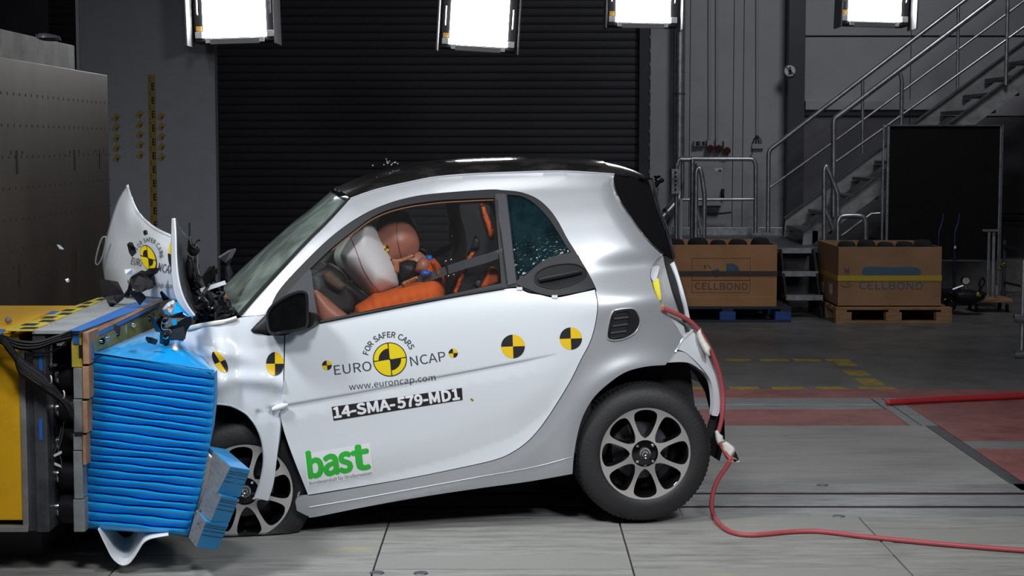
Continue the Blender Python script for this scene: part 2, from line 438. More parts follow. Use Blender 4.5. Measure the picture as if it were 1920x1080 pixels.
for (y0, y1) in [(YC1, YR3), (YC2, YC1), (YS0, YC2)]:
    for x0, x1 in [(XL, -2.2), (-2.2, .1), (.1, XJ)]: slab('concrete_panel', M_conc2, x0 + .001, x1 - .001, y0, y1 - .004)
for (y0, y1) in [(YA1, YS0), (YB1, YA2), (YS1, YB2)]:
    for x0, x1 in [(XL, -1.5), (-1.5, .75), (.75, 3.0), (3.0, 5.2)]: slab('steel_strip', M_strip, x0 + .0008, x1 - .0008, y0, y1 - .002, 0)
for (y0, y1) in [(YA2, YA1), (YB2, YB1)]:
    MB().tube([(XL, (y0 + y1) / 2 + .012, -.012), (5.2, (y0 + y1) / 2 + .012, -.012)], .012, 8).build('guide_rail', M_slot, floor, smooth=60)
y = YS1 - .003; rows = [FY(v) for v in (992, 1017, 1041, 1067, 1094, 1124)] + [5.6]
prev = YS1; xs = [-3.6, -2.55, -1.53, -.533, .465, 1.52, 2.6, 3.7, 4.75]
for r, yy in enumerate(rows):
    for i in range(len(xs) - 1):
        gap = .0035; z = random.uniform(-.0015, .0015)
        sh = 0 if r % 2 == 0 else 0
        slab('plank', M_plankw if (i * 3 + r * 5) % 4 == 0 else M_plank, xs[i] + gap, xs[i + 1] - gap, yy + gap * .6, prev - gap * .6, z)
    prev = yy
for px, py in [(1542, 909.5), (1573, 968), (707, 1074), (789, 1075)]:
    p = FL(px, py); MB().lathe((p.x, p.y, 0), (0, 0, 1), [(0, .001), (.012, .001), (.026, .003), (.028, 0)], 16).build('floor_plug', M_dsteel, floor, smooth=50)
def mark(px0, px1, py0, py1, w=None):
    a = FL(px0, py1); b = FL(px1, py0); x0, x1 = PXf(px0, py1), PXf(px1, py1)
    return MB().box(x0, x1, a.y, b.y, .0, .0025).build('tape_marking', M_yelmark, floor)
def PXf(px, py): return FL(px, py).x
for a, b in [(1290, 1340), (1369, 1425), (1449, 1509), (1533, 1588), (1612, 1681)]: mark(a, b, 725.5, 730)
for x0, x1, y0, y1 in [(1574, 1608, 678, 686), (1592, 1632, 695, 704), (1618, 1660, 710, 722)]: mark(x0, x1, y0, y1)
for a, b in [(1360, 1410), (1425, 1480), (1490, 1540), (1550, 1595)]: mark(a, b, 673.5, 676.5)
# ================================================================== BACK WALL WITH THE ROLLER SHUTTER
YW = 19.3
def wx(px): return (px - 960) * YW / F
XS0, XS1 = -5.2, wx(1216)
wb = MB().box(XS1, 13, YW, YW + .3, -.03, 7).box(-9, XS0, YW, YW + .3, -.03, 7).box(XS0, XS1, YW, YW + .3, 4.6, 7).build('wall_back', M_walld); wb['kind'] = 'structure'
sd = thing('door_1', 'dark roller shutter of narrow horizontal slats filling the back wall', 'shutter door', ((XS0 + XS1) / 2, YW, 0)); sd['kind'] = 'structure'
z = 0.0; sl = None; nsl = 0
while z < 4.5:
    if sl is None:
        mb = MB(); pr = [(.012, .0), (.026, .003), (.030, .010), (.031, .045), (.030, .080), (.024, .0865), (.012, .0895)]
        mb.grid([[(x, YW + .06 - d, h) for d, h in pr] for x in (XS0, XS1 - .12)]); sl = mb.build('slat', M_shut, sd, smooth=30)
    else:
        o = sl.copy(); COL.objects.link(o); o.location.z = z
    z += .09
box('guide_channel', M_shut, sd, XS1 - .12, XS1 - .0, YW - .06, YW + .1, 0, 4.6, .005)
mb = MB()
for k in range(30): mb.box(XS1 - .01, XS1 + .006, YW - .075, YW - .06, .1 + k * .15, .14 + k * .15)
mb.build('guide_bolts', M_dsteel, sd, kind='stuff')
# wall panels to the right of the shutter
for x0, x1 in [(1217, 1290), (1291, 1371), (1372, 1389.5), (1390.5, 1468)]:
    box('wall_panel', M_wallp, wb, wx(x0), wx(x1), YW - .05, YW, 0, 5, .004)
colm = MB().box(wx(1467), wx(1497), YW - .30, YW, -.03, 5).build('trim_1', M_col); colm['kind'] = 'structure'
for z0, z1 in [(0.0, 1.93), (1.945, 2.82), (2.84, 5)]:
    for x0, x1 in [(1499, 1700), (1701, 1990)]: box('wall_panel', M_wallp if z0 > 1.9 else M_walld, wb, wx(x0), wx(x1), YW - .04, YW, z0, z1, .004)
box('wall_ledge', M_wallp, wb, wx(1503), wx(1746), YW - .16, YW - .02, 2.01, 2.11, .005)
box('wall_plinth', M_block, wb, wx(1660), wx(2000), YW - .5, YW, 0, .36, .01)
ceil_ = MB().box(-9, 14, .5, 20, 7, 7.2).build('ceiling', M_walld); ceil_['kind'] = 'structure'
wl = MB().box(-9.3, -9, .5, 20, -.03, 7).build('wall_left', M_walld); wl['kind'] = 'structure'
wr = MB().box(13, 13.3, .5, 20, -.03, 7).build('wall_right', M_walld); wr['kind'] = 'structure'
# ================================================================== THE CAR
A0 = P(460, 922, 6.95); B0 = P(1210, 850, 7.22)
ES = Vector((B0.x - A0.x, B0.y - A0.y, 0)).normalized(); EW = Vector((ES.y, -ES.x, 0))
O0 = Vector((A0.x, A0.y, 0)) + EW * .02
WB = (B0 - A0).dot(ES); HUBZ = B0.z; WFAR = -1.60
def L2W(s, w, z): return O0 + ES * s + EW * w + Vector((0, 0, z))
def W2L(p): q = p - O0; return (q.dot(ES), q.dot(EW), p.z)
def hitw(px, py, w):
    d = ray(px, py); q = C0 - O0 - EW * w; t = -q.dot(EW) / d.dot(EW); return C0 + d * t
def sm(a, b, x):
    t = max(0, min(1, (x - a) / (b - a))); return t * t * (3 - 2 * t)
PROF = [(-.05, -.13), (.08, -.075), (.18, -.04), (.3, -.022), (.45, -.012), (.6, 0), (.72, .004), (.84, 0), (.93, -.012), (1.02, -.04), (1.12, -.082), (1.22, -.125), (1.32, -.172), (1.42, -.232), (1.5, -.31), (1.56, -.40), (1.7, -.6)]
def prof(h):
    if h <= PROF[0][0]: return PROF[0][1]
    for i in range(len(PROF) - 1):
        if h <= PROF[i + 1][0]:
            a, b = PROF[i], PROF[i + 1]; t = (h - a[0]) / (b[0] - a[0]); dx = b[0] - a[0]
            pa = PROF[max(i - 1, 0)]; pb = PROF[min(i + 2, len(PROF) - 1)]
            ma = (b[1] - pa[1]) / (b[0] - pa[0]) * dx; mb = (pb[1] - a[1]) / (pb[0] - a[0]) * dx
            return (2 * t ** 3 - 3 * t * t + 1) * a[1] + (t ** 3 - 2 * t * t + t) * ma + (-2 * t ** 3 + 3 * t * t) * b[1] + (t ** 3 - t * t) * mb
    return PROF[-1][1]
CRE = [W2L(hitw(x, y, 0)) for x, y in [(520, 765), (540, 761), (663, 739), (822, 708), (980, 678), (1036, 666), (1200, 634)]]
def crz(s):
    for a, b in zip(CRE, CRE[1:]):
        if s <= b[0] or b is CRE[-1]: return a[2] + (b[2] - a[2]) * (s - a[0]) / (b[0] - a[0])
LOW = [W2L(hitw(x, y, 0)) for x, y in [(400, 905), (540, 880), (700, 848), (850, 808), (960, 770), (1020, 728), (1060, 680)]]
def lowz(s):
    for a, b in zip(LOW, LOW[1:]):
        if s <= b[0] or b is LOW[-1]: return a[2] + (b[2] - a[2]) * (s - a[0]) / (b[0] - a[0])
def W(s, z):
    h = z - .075 * (s - .85); w = prof(h)
    if s < .25: w -= (.25 - s) ** 2 * .35
    if s > 1.45: w -= (s - 1.45) ** 2 * .42 if s < 2.045 else .1487 + (s - 2.045) * .5
    r = math.hypot(s - WB, z - HUBZ); w += .022 * math.exp(-((r - .37) / .06) ** 2) * sm(1.2, 1.45, s) * sm(.12, .3, z)
    w -= .03 * math.exp(-((h - 1.04) / .06) ** 2) * sm(1.25, 1.7, s)
    w += .02 * math.exp(-((h - .90) / .07) ** 2) * sm(1.2, 1.7, s)
    q = lowz(s) - z; k = .02
    if -.06 < q: w -= .11 * (q if q > .08 else k * math.log(1 + math.exp(q / k))) * sm(.0, .15, s) * sm(1.5, 1.2, s) * (1 if q < .12 else max(0, 1 - (q - .12) / .12))
    d = crz(s) - z
    if -.005 < d <= 0 and .05 < s < 1.4: w -= .007 * (1 + d / .005) * (1 - sm(1.1, 1.38, s))
    if 0 < d < .06 and .05 < s < 1.4: w -= .007 * (1 - d / .06) * (1 - sm(1.1, 1.38, s))
    return w
def surf(px, py, off=0, Wf=None):
    g = Wf or W; w = 0
    for _ in range(14):
        p = hitw(px, py, w); s, _, z = W2L(p); w2 = g(s, z) + off
        if abs(w2 - w) < 1e-5: break
        w += (w2 - w) * .8
    return p
def wn(p, Wf=None):
    g = Wf or W; s, _, z = W2L(p); e = .004
    return (EW - ES * ((g(s + e, z) - g(s - e, z)) / (2 * e)) - Vector((0, 0, 1)) * ((g(s, z + e) - g(s, z - e)) / (2 * e))).normalized()
ED_ = None
def Wring(s, z):
    global ED_
    if ED_ is None: ED_ = [Vector((W2L(surf(x, y))[0], W2L(surf(x, y))[2])) for x, y in APIL[::-1] + RAIL[1:] + [(1153, 345), (1162, 371), (1185, 407), (1214, 446), (1243, 475)]]
    p = Vector((s, z)); best = 9
    if z > .85:
        for a, b in zip(ED_, ED_[1:]):
            ab = b - a; t = max(0, min(1, (p - a).dot(ab) / ab.length_squared)); d = (p - a - ab * t).length
            if d < best: best = d
    w = W(s, z)
    return w - .030 * max(0, 1 - best / .085) ** 2 if best < .085 else w
def mir(p): s, w, z = W2L(Vector(p)); return L2W(s, WFAR - w, z)
def mirn(n): return n - EW * (2 * n.dot(EW))
def panel(name, m, parent, pts, holes=(), off=0, ins=1.0, flange=.02, step=8, Wf=None, far=False, corner=38, dense=6, extra=()):
    o = outline(pts, dense, corner); o = inset(o, ins) if ins else o
    hs = [outline(h, dense, corner) for h in holes]
    v, fs, loops = tri(o, hs, step, extra)
    w3 = [surf(p.x, p.y, off, Wf) for p in v]; n3 = [wn(p, Wf) for p in w3]; fs = list(fs)
    for L in loops:
        k = len(w3); c = len(L)
        for i in L: w3.append(w3[i].copy()); n3.append(n3[i])
        for i in L: w3.append(w3[i] - n3[i] * flange); n3.append(n3[i])
        for i in range(c):
            a, b = k + i, k + (i + 1) % c; fs.append((a, b, c + b, c + a))
            t = (w3[b] - w3[a]); q = n3[L[i]].cross(t)
            if q.length > 1e-9:
                q.normalize(); n3[a] = q; n3[c + a] = q
    if far: w3 = [mir(p) for p in w3]; n3 = [mirn(n) for n in n3]; fs = [f[::-1] for f in fs]
    mb = MB(); mb.v = w3; mb.f = fs
    return mb.build(name, m, parent, normals=n3)
def fine(v2, f, L=7.0):
    bm = bmesh.new(); vs = [bm.verts.new((p[0], p[1], p[2] if len(p) > 2 else 0)) for p in v2]
    for q in f:
        try: bm.faces.new([vs[i] for i in q])
        except ValueError: pass
    bmesh.ops.triangulate(bm, faces=bm.faces)
    for _ in range(4):
        e = [e for e in bm.edges if e.calc_length() > L]
        if not e: break
        bmesh.ops.subdivide_edges(bm, edges=e, cuts=1); bmesh.ops.triangulate(bm, faces=bm.faces)
    bm.verts.index_update(); r = [v.co.copy() for v in bm.verts], [tuple(v.index for v in q.verts) for q in bm.faces]; bm.free(); return r
def decal(name, m, parent, v2, f, off=.0010, Wf=None):
    v2, f = fine(v2, f)
    mb = MB(); mb.v = [surf(p[0], p[1], off + (p[2] if len(p) > 2 else 0), Wf) for p in v2]; mb.f = []
    for q in f:
        ar = sum(v2[q[i - 1]][0] * v2[q[i]][1] - v2[q[i]][0] * v2[q[i - 1]][1] for i in range(len(q)))
        mb.f.append(tuple(q) if ar < 0 else tuple(q)[::-1])
    n = [wn(p, Wf) for p in mb.v]; return mb.build(name, m, parent, normals=n)
def wedge2(c, ux, uy, a0, a1, r0=0, r1=1, n=10):
    """ring sector in pixel space; ux, uy are the pixel axes of the unit circle; angles in degrees, 0 = along ux, 90 = along uy"""
    v = []; f = []; r0 = max(r0, .012)
    for i in range(n + 1):
        a = math.radians(a0 + (a1 - a0) * i / n); d = Vector(ux) * math.cos(a) + Vector(uy) * math.sin(a)
        for k in range(4): v.append(Vector(c) + d * (r0 + (r1 - r0) * k / 3))
    for i in range(n):
        for k in range(3): q = i * 4 + k; f.append((q, q + 1, q + 5, q + 4))
    return v, f
def merge(*vf):
    V = []; Fs = []
    for v, f in vf: Fs += [tuple(i + len(V) for i in q) for q in f]; V += v
    return V, Fs
def roundel(par, c, r, tilt, ux=None, uy=None, white=False, Wf=None, yel=None, off=.0009):
    a = math.radians(tilt); ux = ux or (r * math.cos(a), -r * math.sin(a)); uy = uy or (-r * math.sin(a), -r * math.cos(a))
    b = decal('target_marker', yel or M_dyel, par, *merge(wedge2(c, ux, uy, 0, 90), wedge2(c, ux, uy, 180, 270)), off=off, Wf=Wf)
    decal('marker_quarters', M_dblack, b, *merge(wedge2(c, ux, uy, 90, 180), wedge2(c, ux, uy, 270, 360)), off=off, Wf=Wf)
    return b
car = thing('compact_car', 'crashed silver and white two-seat hatchback pressed into the blue barrier', 'car', tuple(L2W(.85, -.8, 0)))
# ---------------------------------------------------------------- outlines traced in the photograph's pixels
RAIL = [(657, 373), (687, 362), (717, 353), (767, 342), (813, 333), (880, 327), (980, 323), (1060, 321.5), (1152, 327)]
APIL = [(657, 373), (646, 384), (613, 420), (580, 453), (533, 503), (490, 550), (452, 594)]
WINTOP = [(503, 590), (523, 545), (580, 483), (630, 437), (680, 403), (730, 381), (780, 368), (830, 362), (913, 356), (943, 357), (977, 361), (1007, 373), (1030, 393), (1047, 417), (1063, 447), (1080, 474), (1100, 507), (1117, 541)]
DOORR = [(1117, 548), (1121, 571), (1117, 606), (1107, 641), (1089, 676), (1068, 718), (1026, 785), (994, 824), (962, 848), (927, 863), (857, 879), (751, 900), (575, 930)]
TAIL = [(1152, 329), (1151, 343), (1160, 370), (1183, 407), (1213, 447), (1245, 477), (1231, 488), (1222, 503), (1220, 520), (1228, 547), (1240, 570), (1253, 590), (1267, 611), (1281, 631), (1264, 662), (1248, 685)]
ARCH = [(1248, 685), (1211, 688), (1174, 698), (1142, 719), (1113, 747), (1093, 782), (1082, 821), (1076, 860), (1074, 889)]
SILL = [(1074, 889), (994, 903), (892, 917), (786, 933), (680, 952), (590, 970), (577, 968), (556, 958), (553, 940), (562, 925)]
ring = APIL[::-1][:-1] + RAIL + TAIL[1:] + ARCH[1:] + SILL[1:] + [(575, 930)] + DOORR[::-1][1:] + WINTOP[::-1][0:]
shell = panel('body_shell', M_silver, car, ring, ins=.6, step=7, Wf=Wring)
panel('far_body_shell', M_silver, car, ring, ins=.6, step=16, dense=14, far=True, Wf=Wring)
panel('far_side_lining', M_blackmat, car, ring, ins=.6, off=-.03, step=16, dense=14, far=True, Wf=Wring)
# crease along the sill
seam = [surf(x, y, .0008) for x, y in cr([(580, 951), (680, 934), (751, 921), (900, 894), (1000, 876), (1072, 857)], 6)]
MB().tube(seam, .0022, 5).build('sill_seam', M_silver, shell, smooth=50)
MB().tube([surf(x, y, .001, Wring) for x, y in cr(RAIL, 5)], .005, 6).build('roof_drip_rail', M_silver, shell, smooth=50)
# door
door_pts = [(534, 628), (597, 607), (713, 579), (833, 558), (947, 541), (975, 540), (990, 548), (1013, 552), (1043, 557), (1093, 547), (1117, 542)] + DOORR[:-1] + [(577, 929), (527, 791), (532, 704)]
crx = [Vector((x, y + d)) for x, y in cr([(542, 760.6), (600, 750.5), (663, 739), (740, 724), (822, 708), (900, 693), (980, 678), (1036, 666)], 14) for d in (-6.5, -3.2, -1.5, 0, 1.6, 4, 8, 14)]
door = panel('front_door', M_white, car, door_pts, ins=1.0, step=8, corner=30, extra=crx)
panel('far_door', M_white, car, door_pts, ins=1.0, step=18, dense=14, far=True, corner=30)
panel('far_door_lining', M_blackmat, car, door_pts, ins=0, off=-.04, step=18, dense=14, far=True, corner=30)
# front wing: crumpled, its nose pushed back over the barrier
def Wfen(s, z):
    w = W(s, z)
    w += .035 * math.exp(-(((s + .10) / .09) ** 2 + ((z - .66) / .16) ** 2)) - .03 * math.exp(-(((s + .02) / .05) ** 2 + ((z - .70) / .22) ** 2))
    w -= .012 * math.exp(-((s - .13) / .03) ** 2) * sm(.85, .55, z)
    w += .02 * math.exp(-(((z - .78) + .25 * (s + .1)) / .035) ** 2) * sm(.12, -.1, s)
    w -= .10 * sm(-.12, -.26, s) * sm(.5, .75, z)
    r = math.hypot(s - .02, z - .27); w += .018 * math.exp(-((r - .40) / .035) ** 2)
    return w
fen_pts = [(350, 613), (400, 606), (440, 598), (455, 594), (500, 590), (492, 606), (475, 621), (500, 628), (533, 628), (532, 704), (527, 791), (521, 849), (514, 905), (503, 940), (477, 934), (491, 893), (495, 858), (491, 825), (480, 797), (461, 775), (432, 760), (408, 756), (402, 752), (404, 735), (407, 716), (402, 697), (378, 674), (358, 659), (342, 648), (345, 628)]
wing = panel('front_wing', M_white, car, fen_pts, ins=.8, step=7, Wf=Wfen, corner=32)
panel('far_wing', M_white, car, [(420, 605), (450, 597), (503, 590), (533, 628), (532, 704), (527, 791), (495, 858), (480, 797), (432, 760), (420, 700)], ins=.8, step=16, dense=14, far=True)
lip = [surf(x, y, .004, Wfen) for x, y in [(349, 617), (372, 611), (400, 606), (425, 602), (444, 596)]]
MB().tube(cr(lip, 4), [.006] + [.010] * 16, 6).build('torn_edge', M_beige, wing, smooth=60)
MB().tube([surf(x, y, -.004, Wfen) for x, y in cr([(404, 756), (432, 760), (461, 775), (480, 797), (491, 825), (495, 858), (491, 893), (478, 934)], 5)], .006, 6).build('arch_lip', M_white, wing, smooth=60)
# clear tape over the gap
c0 = surf(511, 768, .012); c1 = surf(540, 758, .012)
MB().tube([c0, c0 * .7 + c1 * .3, c0 * .3 + c1 * .7, c1], [.009, .014, .012, .004], 10).build('tape_patch', M_stick, door, smooth=70)
# ---------------------------------------------------------------- window frame, glass, pillar, handle
WINBOT = [(1117, 541), (1093, 546), (1043, 555), (1013, 551), (990, 546), (972, 539), (947, 540), (833, 557), (713, 578), (597, 606), (575, 611), (535, 628), (500, 629), (475, 622), (492, 606)]
g1 = [(582, 503), (622, 465), (664, 431), (705, 403), (754, 386), (819, 376), (880, 372.5), (927, 371), (933, 440), (940, 531), (897, 540), (819, 557), (716, 577), (651, 590), (599, 601), (588, 545)]
g2 = [(951, 365), (977, 368), (1000, 380), (1027, 407), (1047, 437), (1063, 463), (1072, 473), (1033, 482), (1010, 495), (987, 514), (969, 526), (963, 480), (956, 413)]
trim = panel('window_frame', M_blackpl, car, WINTOP[:-1] + WINBOT, holes=[g1, g2], off=-.004, ins=.3, step=9, flange=.03, corner=30)
panel('far_window_frame', M_blackmat, car, WINTOP[:-1] + WINBOT, holes=[g1, g2], off=-.03, ins=.3, step=18, dense=12, far=True, corner=30)
panel('side_glass', G_side, car, g1, off=-.012, ins=-2, flange=.003, step=14)
panel('quarter_glass', G_rear, car, g2, off=-.012, ins=-2, flange=.003, step=9)
# faint inner seal line along the top of the driver's glass
MB().tube([surf(x, y, -.02) for x, y in cr([(622, 470), (664, 436), (705, 408), (754, 391), (819, 381), (880, 377), (926, 375)], 5)], .0025, 5).build('window_seal', M_skin2, trim, smooth=50)
panel('pillar_trim', M_greypl, trim, [(928, 363), (949, 363), (957, 430), (968, 531), (950, 536), (940, 450)], off=.004, ins=.2, flange=.012, step=10)
MB().tube([surf(x, y, .005) for x, y in [(932, 375), (941, 450), (951, 531)]], .0022, 5).build('pillar_groove', M_blackmat, trim, smooth=50)
panel('sail_panel', M_greypl, trim, [(579, 505), (584, 507), (590, 560), (597, 602), (575, 611), (535, 627), (510, 600), (540, 548)], off=.003, ins=.2, flange=.01, step=10)
MB().tube([surf(x, y, .004) for x, y in cr([(600, 604), (716, 581), (833, 558.5), (945, 540)], 4)], .006, 6).build('belt_moulding', M_blackpl, trim, smooth=50)
hp = panel('handle_panel', M_blackpl, car, [(1073, 474), (1085, 479), (1100, 508), (1116, 539), (1093, 546), (1043, 554.5), (1013, 550.5), (992, 543), (970, 534), (990, 517), (1010, 497), (1033, 483)], off=.004, ins=.2, flange=.015, step=8)
oval = [(1002, 524), (1006, 512), (1025, 501), (1055, 495), (1080, 496), (1096, 505), (1099, 515), (1090, 525), (1066, 536), (1040, 541), (1020, 538), (1008, 533)]
MB().tube([surf(p.x, p.y, .0055) for p in outline(oval, 4, 80)], .0035, 6, closed=True).build('handle_recess_rim', M_blackpl, hp, smooth=50)
v, fs, _ = tri(inset(outline(oval, 5, 80), 1.5), (), 6); decal('handle_recess_shade', M_blackmat, hp, v, fs, off=.0048)  # flat black patch: the shade of the handle recess is painted on
q = [surf(x, y, .018) for x, y in [(1010, 525), (1030, 520.5), (1052, 516), (1076, 511), (1091, 508)]]
MB().tube(q, [.010, .0135, .0135, .013, .010], 10).build('door_handle', M_blackpl, hp, smooth=70)
for x, y in [(974, 541), (1040, 556)]:
    MB().box(-.012, .012, -.004, .004, -.006, .006).build('clip', M_txtw, door).location = surf(x, y, .004)
# ---------------------------------------------------------------- air intake
iv = [(1142, 603), (1147, 588), (1155, 581), (1180, 578), (1192, 582), (1200, 598), (1198, 612), (1188, 626), (1168, 636), (1146, 638), (1138, 630)]
it = panel('air_intake', M_blackpl, car, iv, off=.003, ins=0, flange=.02, step=7, corner=80)
cav = [(1147, 606), (1151, 591), (1158, 585), (1176, 583), (1179, 590), (1176, 612), (1170, 630), (1148, 634), (1143, 628)]
v, fs, _ = tri(outline(cav, 5, 60), (), 6); decal('intake_cavity_shade', M_blackmat, it, v, fs, off=.0042)  # flat black decal paints the shade inside the intake
MB().tube([surf(p.x, p.y, .006) for p in outline(cav, 4, 60)], .003, 6, closed=True).build('cavity_rim', M_blackpl, it, smooth=60)
for (x0, y0), (x1, y1) in [((1151, 598), (1178, 595)), ((1148, 612), (1177, 608)), ((1145, 625), (1174, 621))]:
    MB().tube([surf(x0, y0, .007), surf(x1, y1, .007)], .0042, 6).build('louvre', M_greypl, it, smooth=50)
MB().tube([surf(p.x, p.y, .002) for p in outline(iv, 5, 80)], .004, 6, closed=True).build('intake_rim', M_silver, it, smooth=60)
# ---------------------------------------------------------------- roof, windscreen, tail
def loft(name, m, edge, crown, par, nu=16, pw=2.6, push=None, u0=0, u1=1, dz=0, sh=70):
    rows = []
    for i, p in enumerate(edge):
        p = Vector(p); q = mir(p); c = crown(i / (len(edge) - 1)); row = []
        for k in range(nu + 1):
            u = u0 + (u1 - u0) * k / nu; e = 1 - abs(2 * u - 1) ** pw
            r = p.lerp(q, u) + Vector((0, 0, c * e + dz))
            if push: r += push(i / (len(edge) - 1)) * (1 - (2 * u - 1) ** 2)
            row.append(r)
        rows.append(row)
    return MB().grid(rows).build(name, m, par, smooth=sh)
railp = [surf(x, y, -.001, Wring) for x, y in cr(RAIL, 5)]
roof = loft('roof_panel', M_roof, railp, lambda t: .030 + .032 * sm(0, .35, t), car, 26, 3.2, lambda t: ES * (-.032 * (1 - sm(0, .25, t))))
loft('headliner', M_blackmat, [Vector(p) - EW * .02 for p in railp], lambda t: .02, car, 12, 2.6, dz=-.035)
apil = [surf(x, y, -.002, Wring) for x, y in cr(APIL, 4)]
fdir = (-ES * .75 + Vector((0, 0, .66)))
wind = loft('windscreen', G_wind, apil, lambda t: 0, car, 20, 2, lambda t: fdir * (.035 + .065 * t))
loft('windscreen_border', M_blackmat, [Vector(p) + fdir * .004 for p in apil], lambda t: 0, wind, 3, 2, lambda t: fdir * (.035 + .065 * t), 0.004, .03)
top2 = [Vector(railp[0]).lerp(Vector(apil[3]), k / 5) for k in range(6)]
loft('windscreen_top_band', M_blackgloss, [Vector(p) + fdir * .003 for p in top2], lambda t: 0, wind, 20, 2, lambda t: fdir * (.035 + .02 * t) )
# spoiler and tail
sp0 = [surf(1152, 328), surf(1185, 318.5, -.10), surf(1213, 326, -.14)]
spe = cr([surf(1152, 327, -.001, Wring), P(1187, 331, surf(1187, 340).y + .03), P(1214, 336, surf(1205, 420).y + .06)], 5)
loft('roof_spoiler', M_roof, spe, lambda t: .062 - .02 * t, car, 26, 3.2)
tw = [(1152, 329), (1180, 333), (1215, 337), (1224, 366), (1233, 397), (1250, 440), (1263, 488), (1245, 477), (1213, 447), (1183, 407), (1160, 370), (1151, 343)]
panel('tail_window', M_blackgloss, car, tw, ins=.4, flange=.02, step=8, off=-.012)
te = [surf(x, y, -.004) for x, y in cr([(1215, 337), (1224, 366), (1233, 397), (1250, 440), (1262, 487)], 4)]
loft('tailgate_window', M_blackgloss, te, lambda t: 0, car, 12, 2, lambda t: ES * .12)
panel('lamp_cavity', M_boxgrey, car, [(1245, 477), (1263, 489), (1276, 540), (1287, 597), (1289, 612), (1270, 625), (1253, 592), (1240, 571), (1227, 547), (1219, 520), (1221, 503), (1231, 488)], ins=0, off=-.03, flange=.02, step=8)
panel('tailgate_seal', M_blackmat, car, [(1247, 480), (1263, 488), (1270, 520), (1283, 570), (1290, 605), (1283, 601), (1268, 560), (1254, 515)], ins=0, off=-.012, flange=.015, step=8)
te = panel('tailgate', M_white, car, [(1258, 494), (1264, 490), (1271, 510), (1283, 550), (1290, 578), (1295, 604), (1288, 602), (1282, 570), (1270, 525)], ins=.2, off=.0, flange=.03, step=7)
te2 = [surf(x, y, -.002) for x, y in cr([(1263, 490), (1271, 510), (1283, 550), (1290, 578), (1295, 604)], 4)]
loft('tailgate_skin', M_white, te2, lambda t: 0, te, 12, 2, lambda t: ES * .1)
panel('lamp_foam', M_yelp, car, [(1224, 529), (1230, 521), (1235, 522), (1240, 560), (1236, 565), (1228, 545)], ins=0, off=-.015, flange=.012, step=8)
panel('lamp_foam', M_yelp, car, [(1241, 572), (1244, 571), (1248, 580), (1245, 582)], ins=0, off=-.015, flange=.012, step=8)
panel('lamp_shard', M_lens, car, [(1222, 500), (1232, 498), (1237, 500), (1232, 520), (1226, 530), (1220, 518)], ins=0, off=-.014, flange=.004, step=8)
panel('lamp_shard', M_lens, car, [(1254, 594), (1270, 603), (1282, 612), (1286, 628), (1280, 632), (1268, 612)], ins=0, off=-.008, flange=.004, step=8)
def Wbum(s, z): return W(s, z) - .01
bum = [(1286, 604), (1303, 613), (1313, 622), (1335, 657), (1348, 693), (1355, 730), (1355, 757), (1346, 781), (1334, 779), (1338, 755), (1335, 723), (1326, 703), (1306, 679), (1285, 661), (1268, 655), (1284, 630), (1297, 622)]
bp_ = panel('rear_bumper', M_white, car, bum, ins=.2, flange=.02, step=7, Wf=Wbum, corner=50)
be = [surf(x, y, -.001, Wbum) for x, y in cr([(1313, 622), (1335, 657), (1348, 693), (1355, 730), (1355, 757)], 4)]
loft('bumper_skin', M_white, be, lambda t: 0, bp_, 12, 2.5, lambda t: ES * .08)
MB().tube([surf(x, y, .003, Wbum) for x, y in cr([(1266, 660), (1276, 640), (1288, 628), (1300, 618)], 4)], .005, 5).build('split_edge', M_lens, bp_, smooth=60)
panel('torn_liner', M_lens, car, [(1249, 680), (1266, 658), (1285, 662), (1306, 681), (1326, 705), (1318, 697), (1290, 680)], ins=0, off=-.012, flange=.005, step=7)
panel('mud_flap', M_blackmat, car, [(1335, 780), (1347, 783), (1340, 805), (1335, 826), (1326, 812), (1329, 795)], ins=0, off=-.04, flange=.01, step=9)
# ---------------------------------------------------------------- dark inner body
def bodybox(name, m, s0, s1, w0, w1, z0, z1, par=car):
    q = lambda s, z: [L2W(s, w0, z), L2W(s, w1, z)]
    a = q(s0[0], z0[0]) + q(s0[1], z1[0])[::-1]; b = q(s1[0], z0[1]) + q(s1[1], z1[1])[::-1]
    return MB().hexa(a, b).build(name, m, par)
bodybox('floor_pan', M_blackmat, (.36, .36), (1.45, 1.45), -.09, WFAR + .09, (.15, .26), (.24, .34))
bodybox('inner_sill', M_blackmat, (.36, .33), (1.35, 1.35), -.06, -.10, (.17, .26), (.60, .72))
bodybox('engine_bay', M_blackmat, (-.16, -.12), (.22, .24), -.28, WFAR + .2, (.14, .16), (.82, .9))
bodybox('wheel_house', M_blackmat, (WB - .5, WB - .42), (WB + .31, WB + .24), -.24, WFAR + .2, (.2, .24), (.80, .74))
bodybox('luggage_shelf', M_blackmat, (WB - .25, WB - .25), (WB + .12, WB + .14), -.12, WFAR + .12, (.9, .94), (.97, 1.0))
bodybox('inner_door', M_blackmat, (.25, .22), (1.45, 1.48), -.045, -.075, (.25, .32), (.84, .93))
def archliner(name, s0, z0, r, a0, a1):
    rows = [[L2W(s0 + r * math.cos(a), w + min(0, W(s0 + r * math.cos(a), z0 + r * math.sin(a))), z0 + r * math.sin(a)) for w in (-.035, -.27)] for a in [math.radians(a0 + (a1 - a0) * i / 14) for i in range(15)]]
    return MB().grid(rows).build(name, M_blackmat, car, smooth=60)
archliner('arch_liner', WB + .03, HUBZ + .03, .385, -18, 185)
archliner('arch_liner', .02, .32, .37, 20, 170)
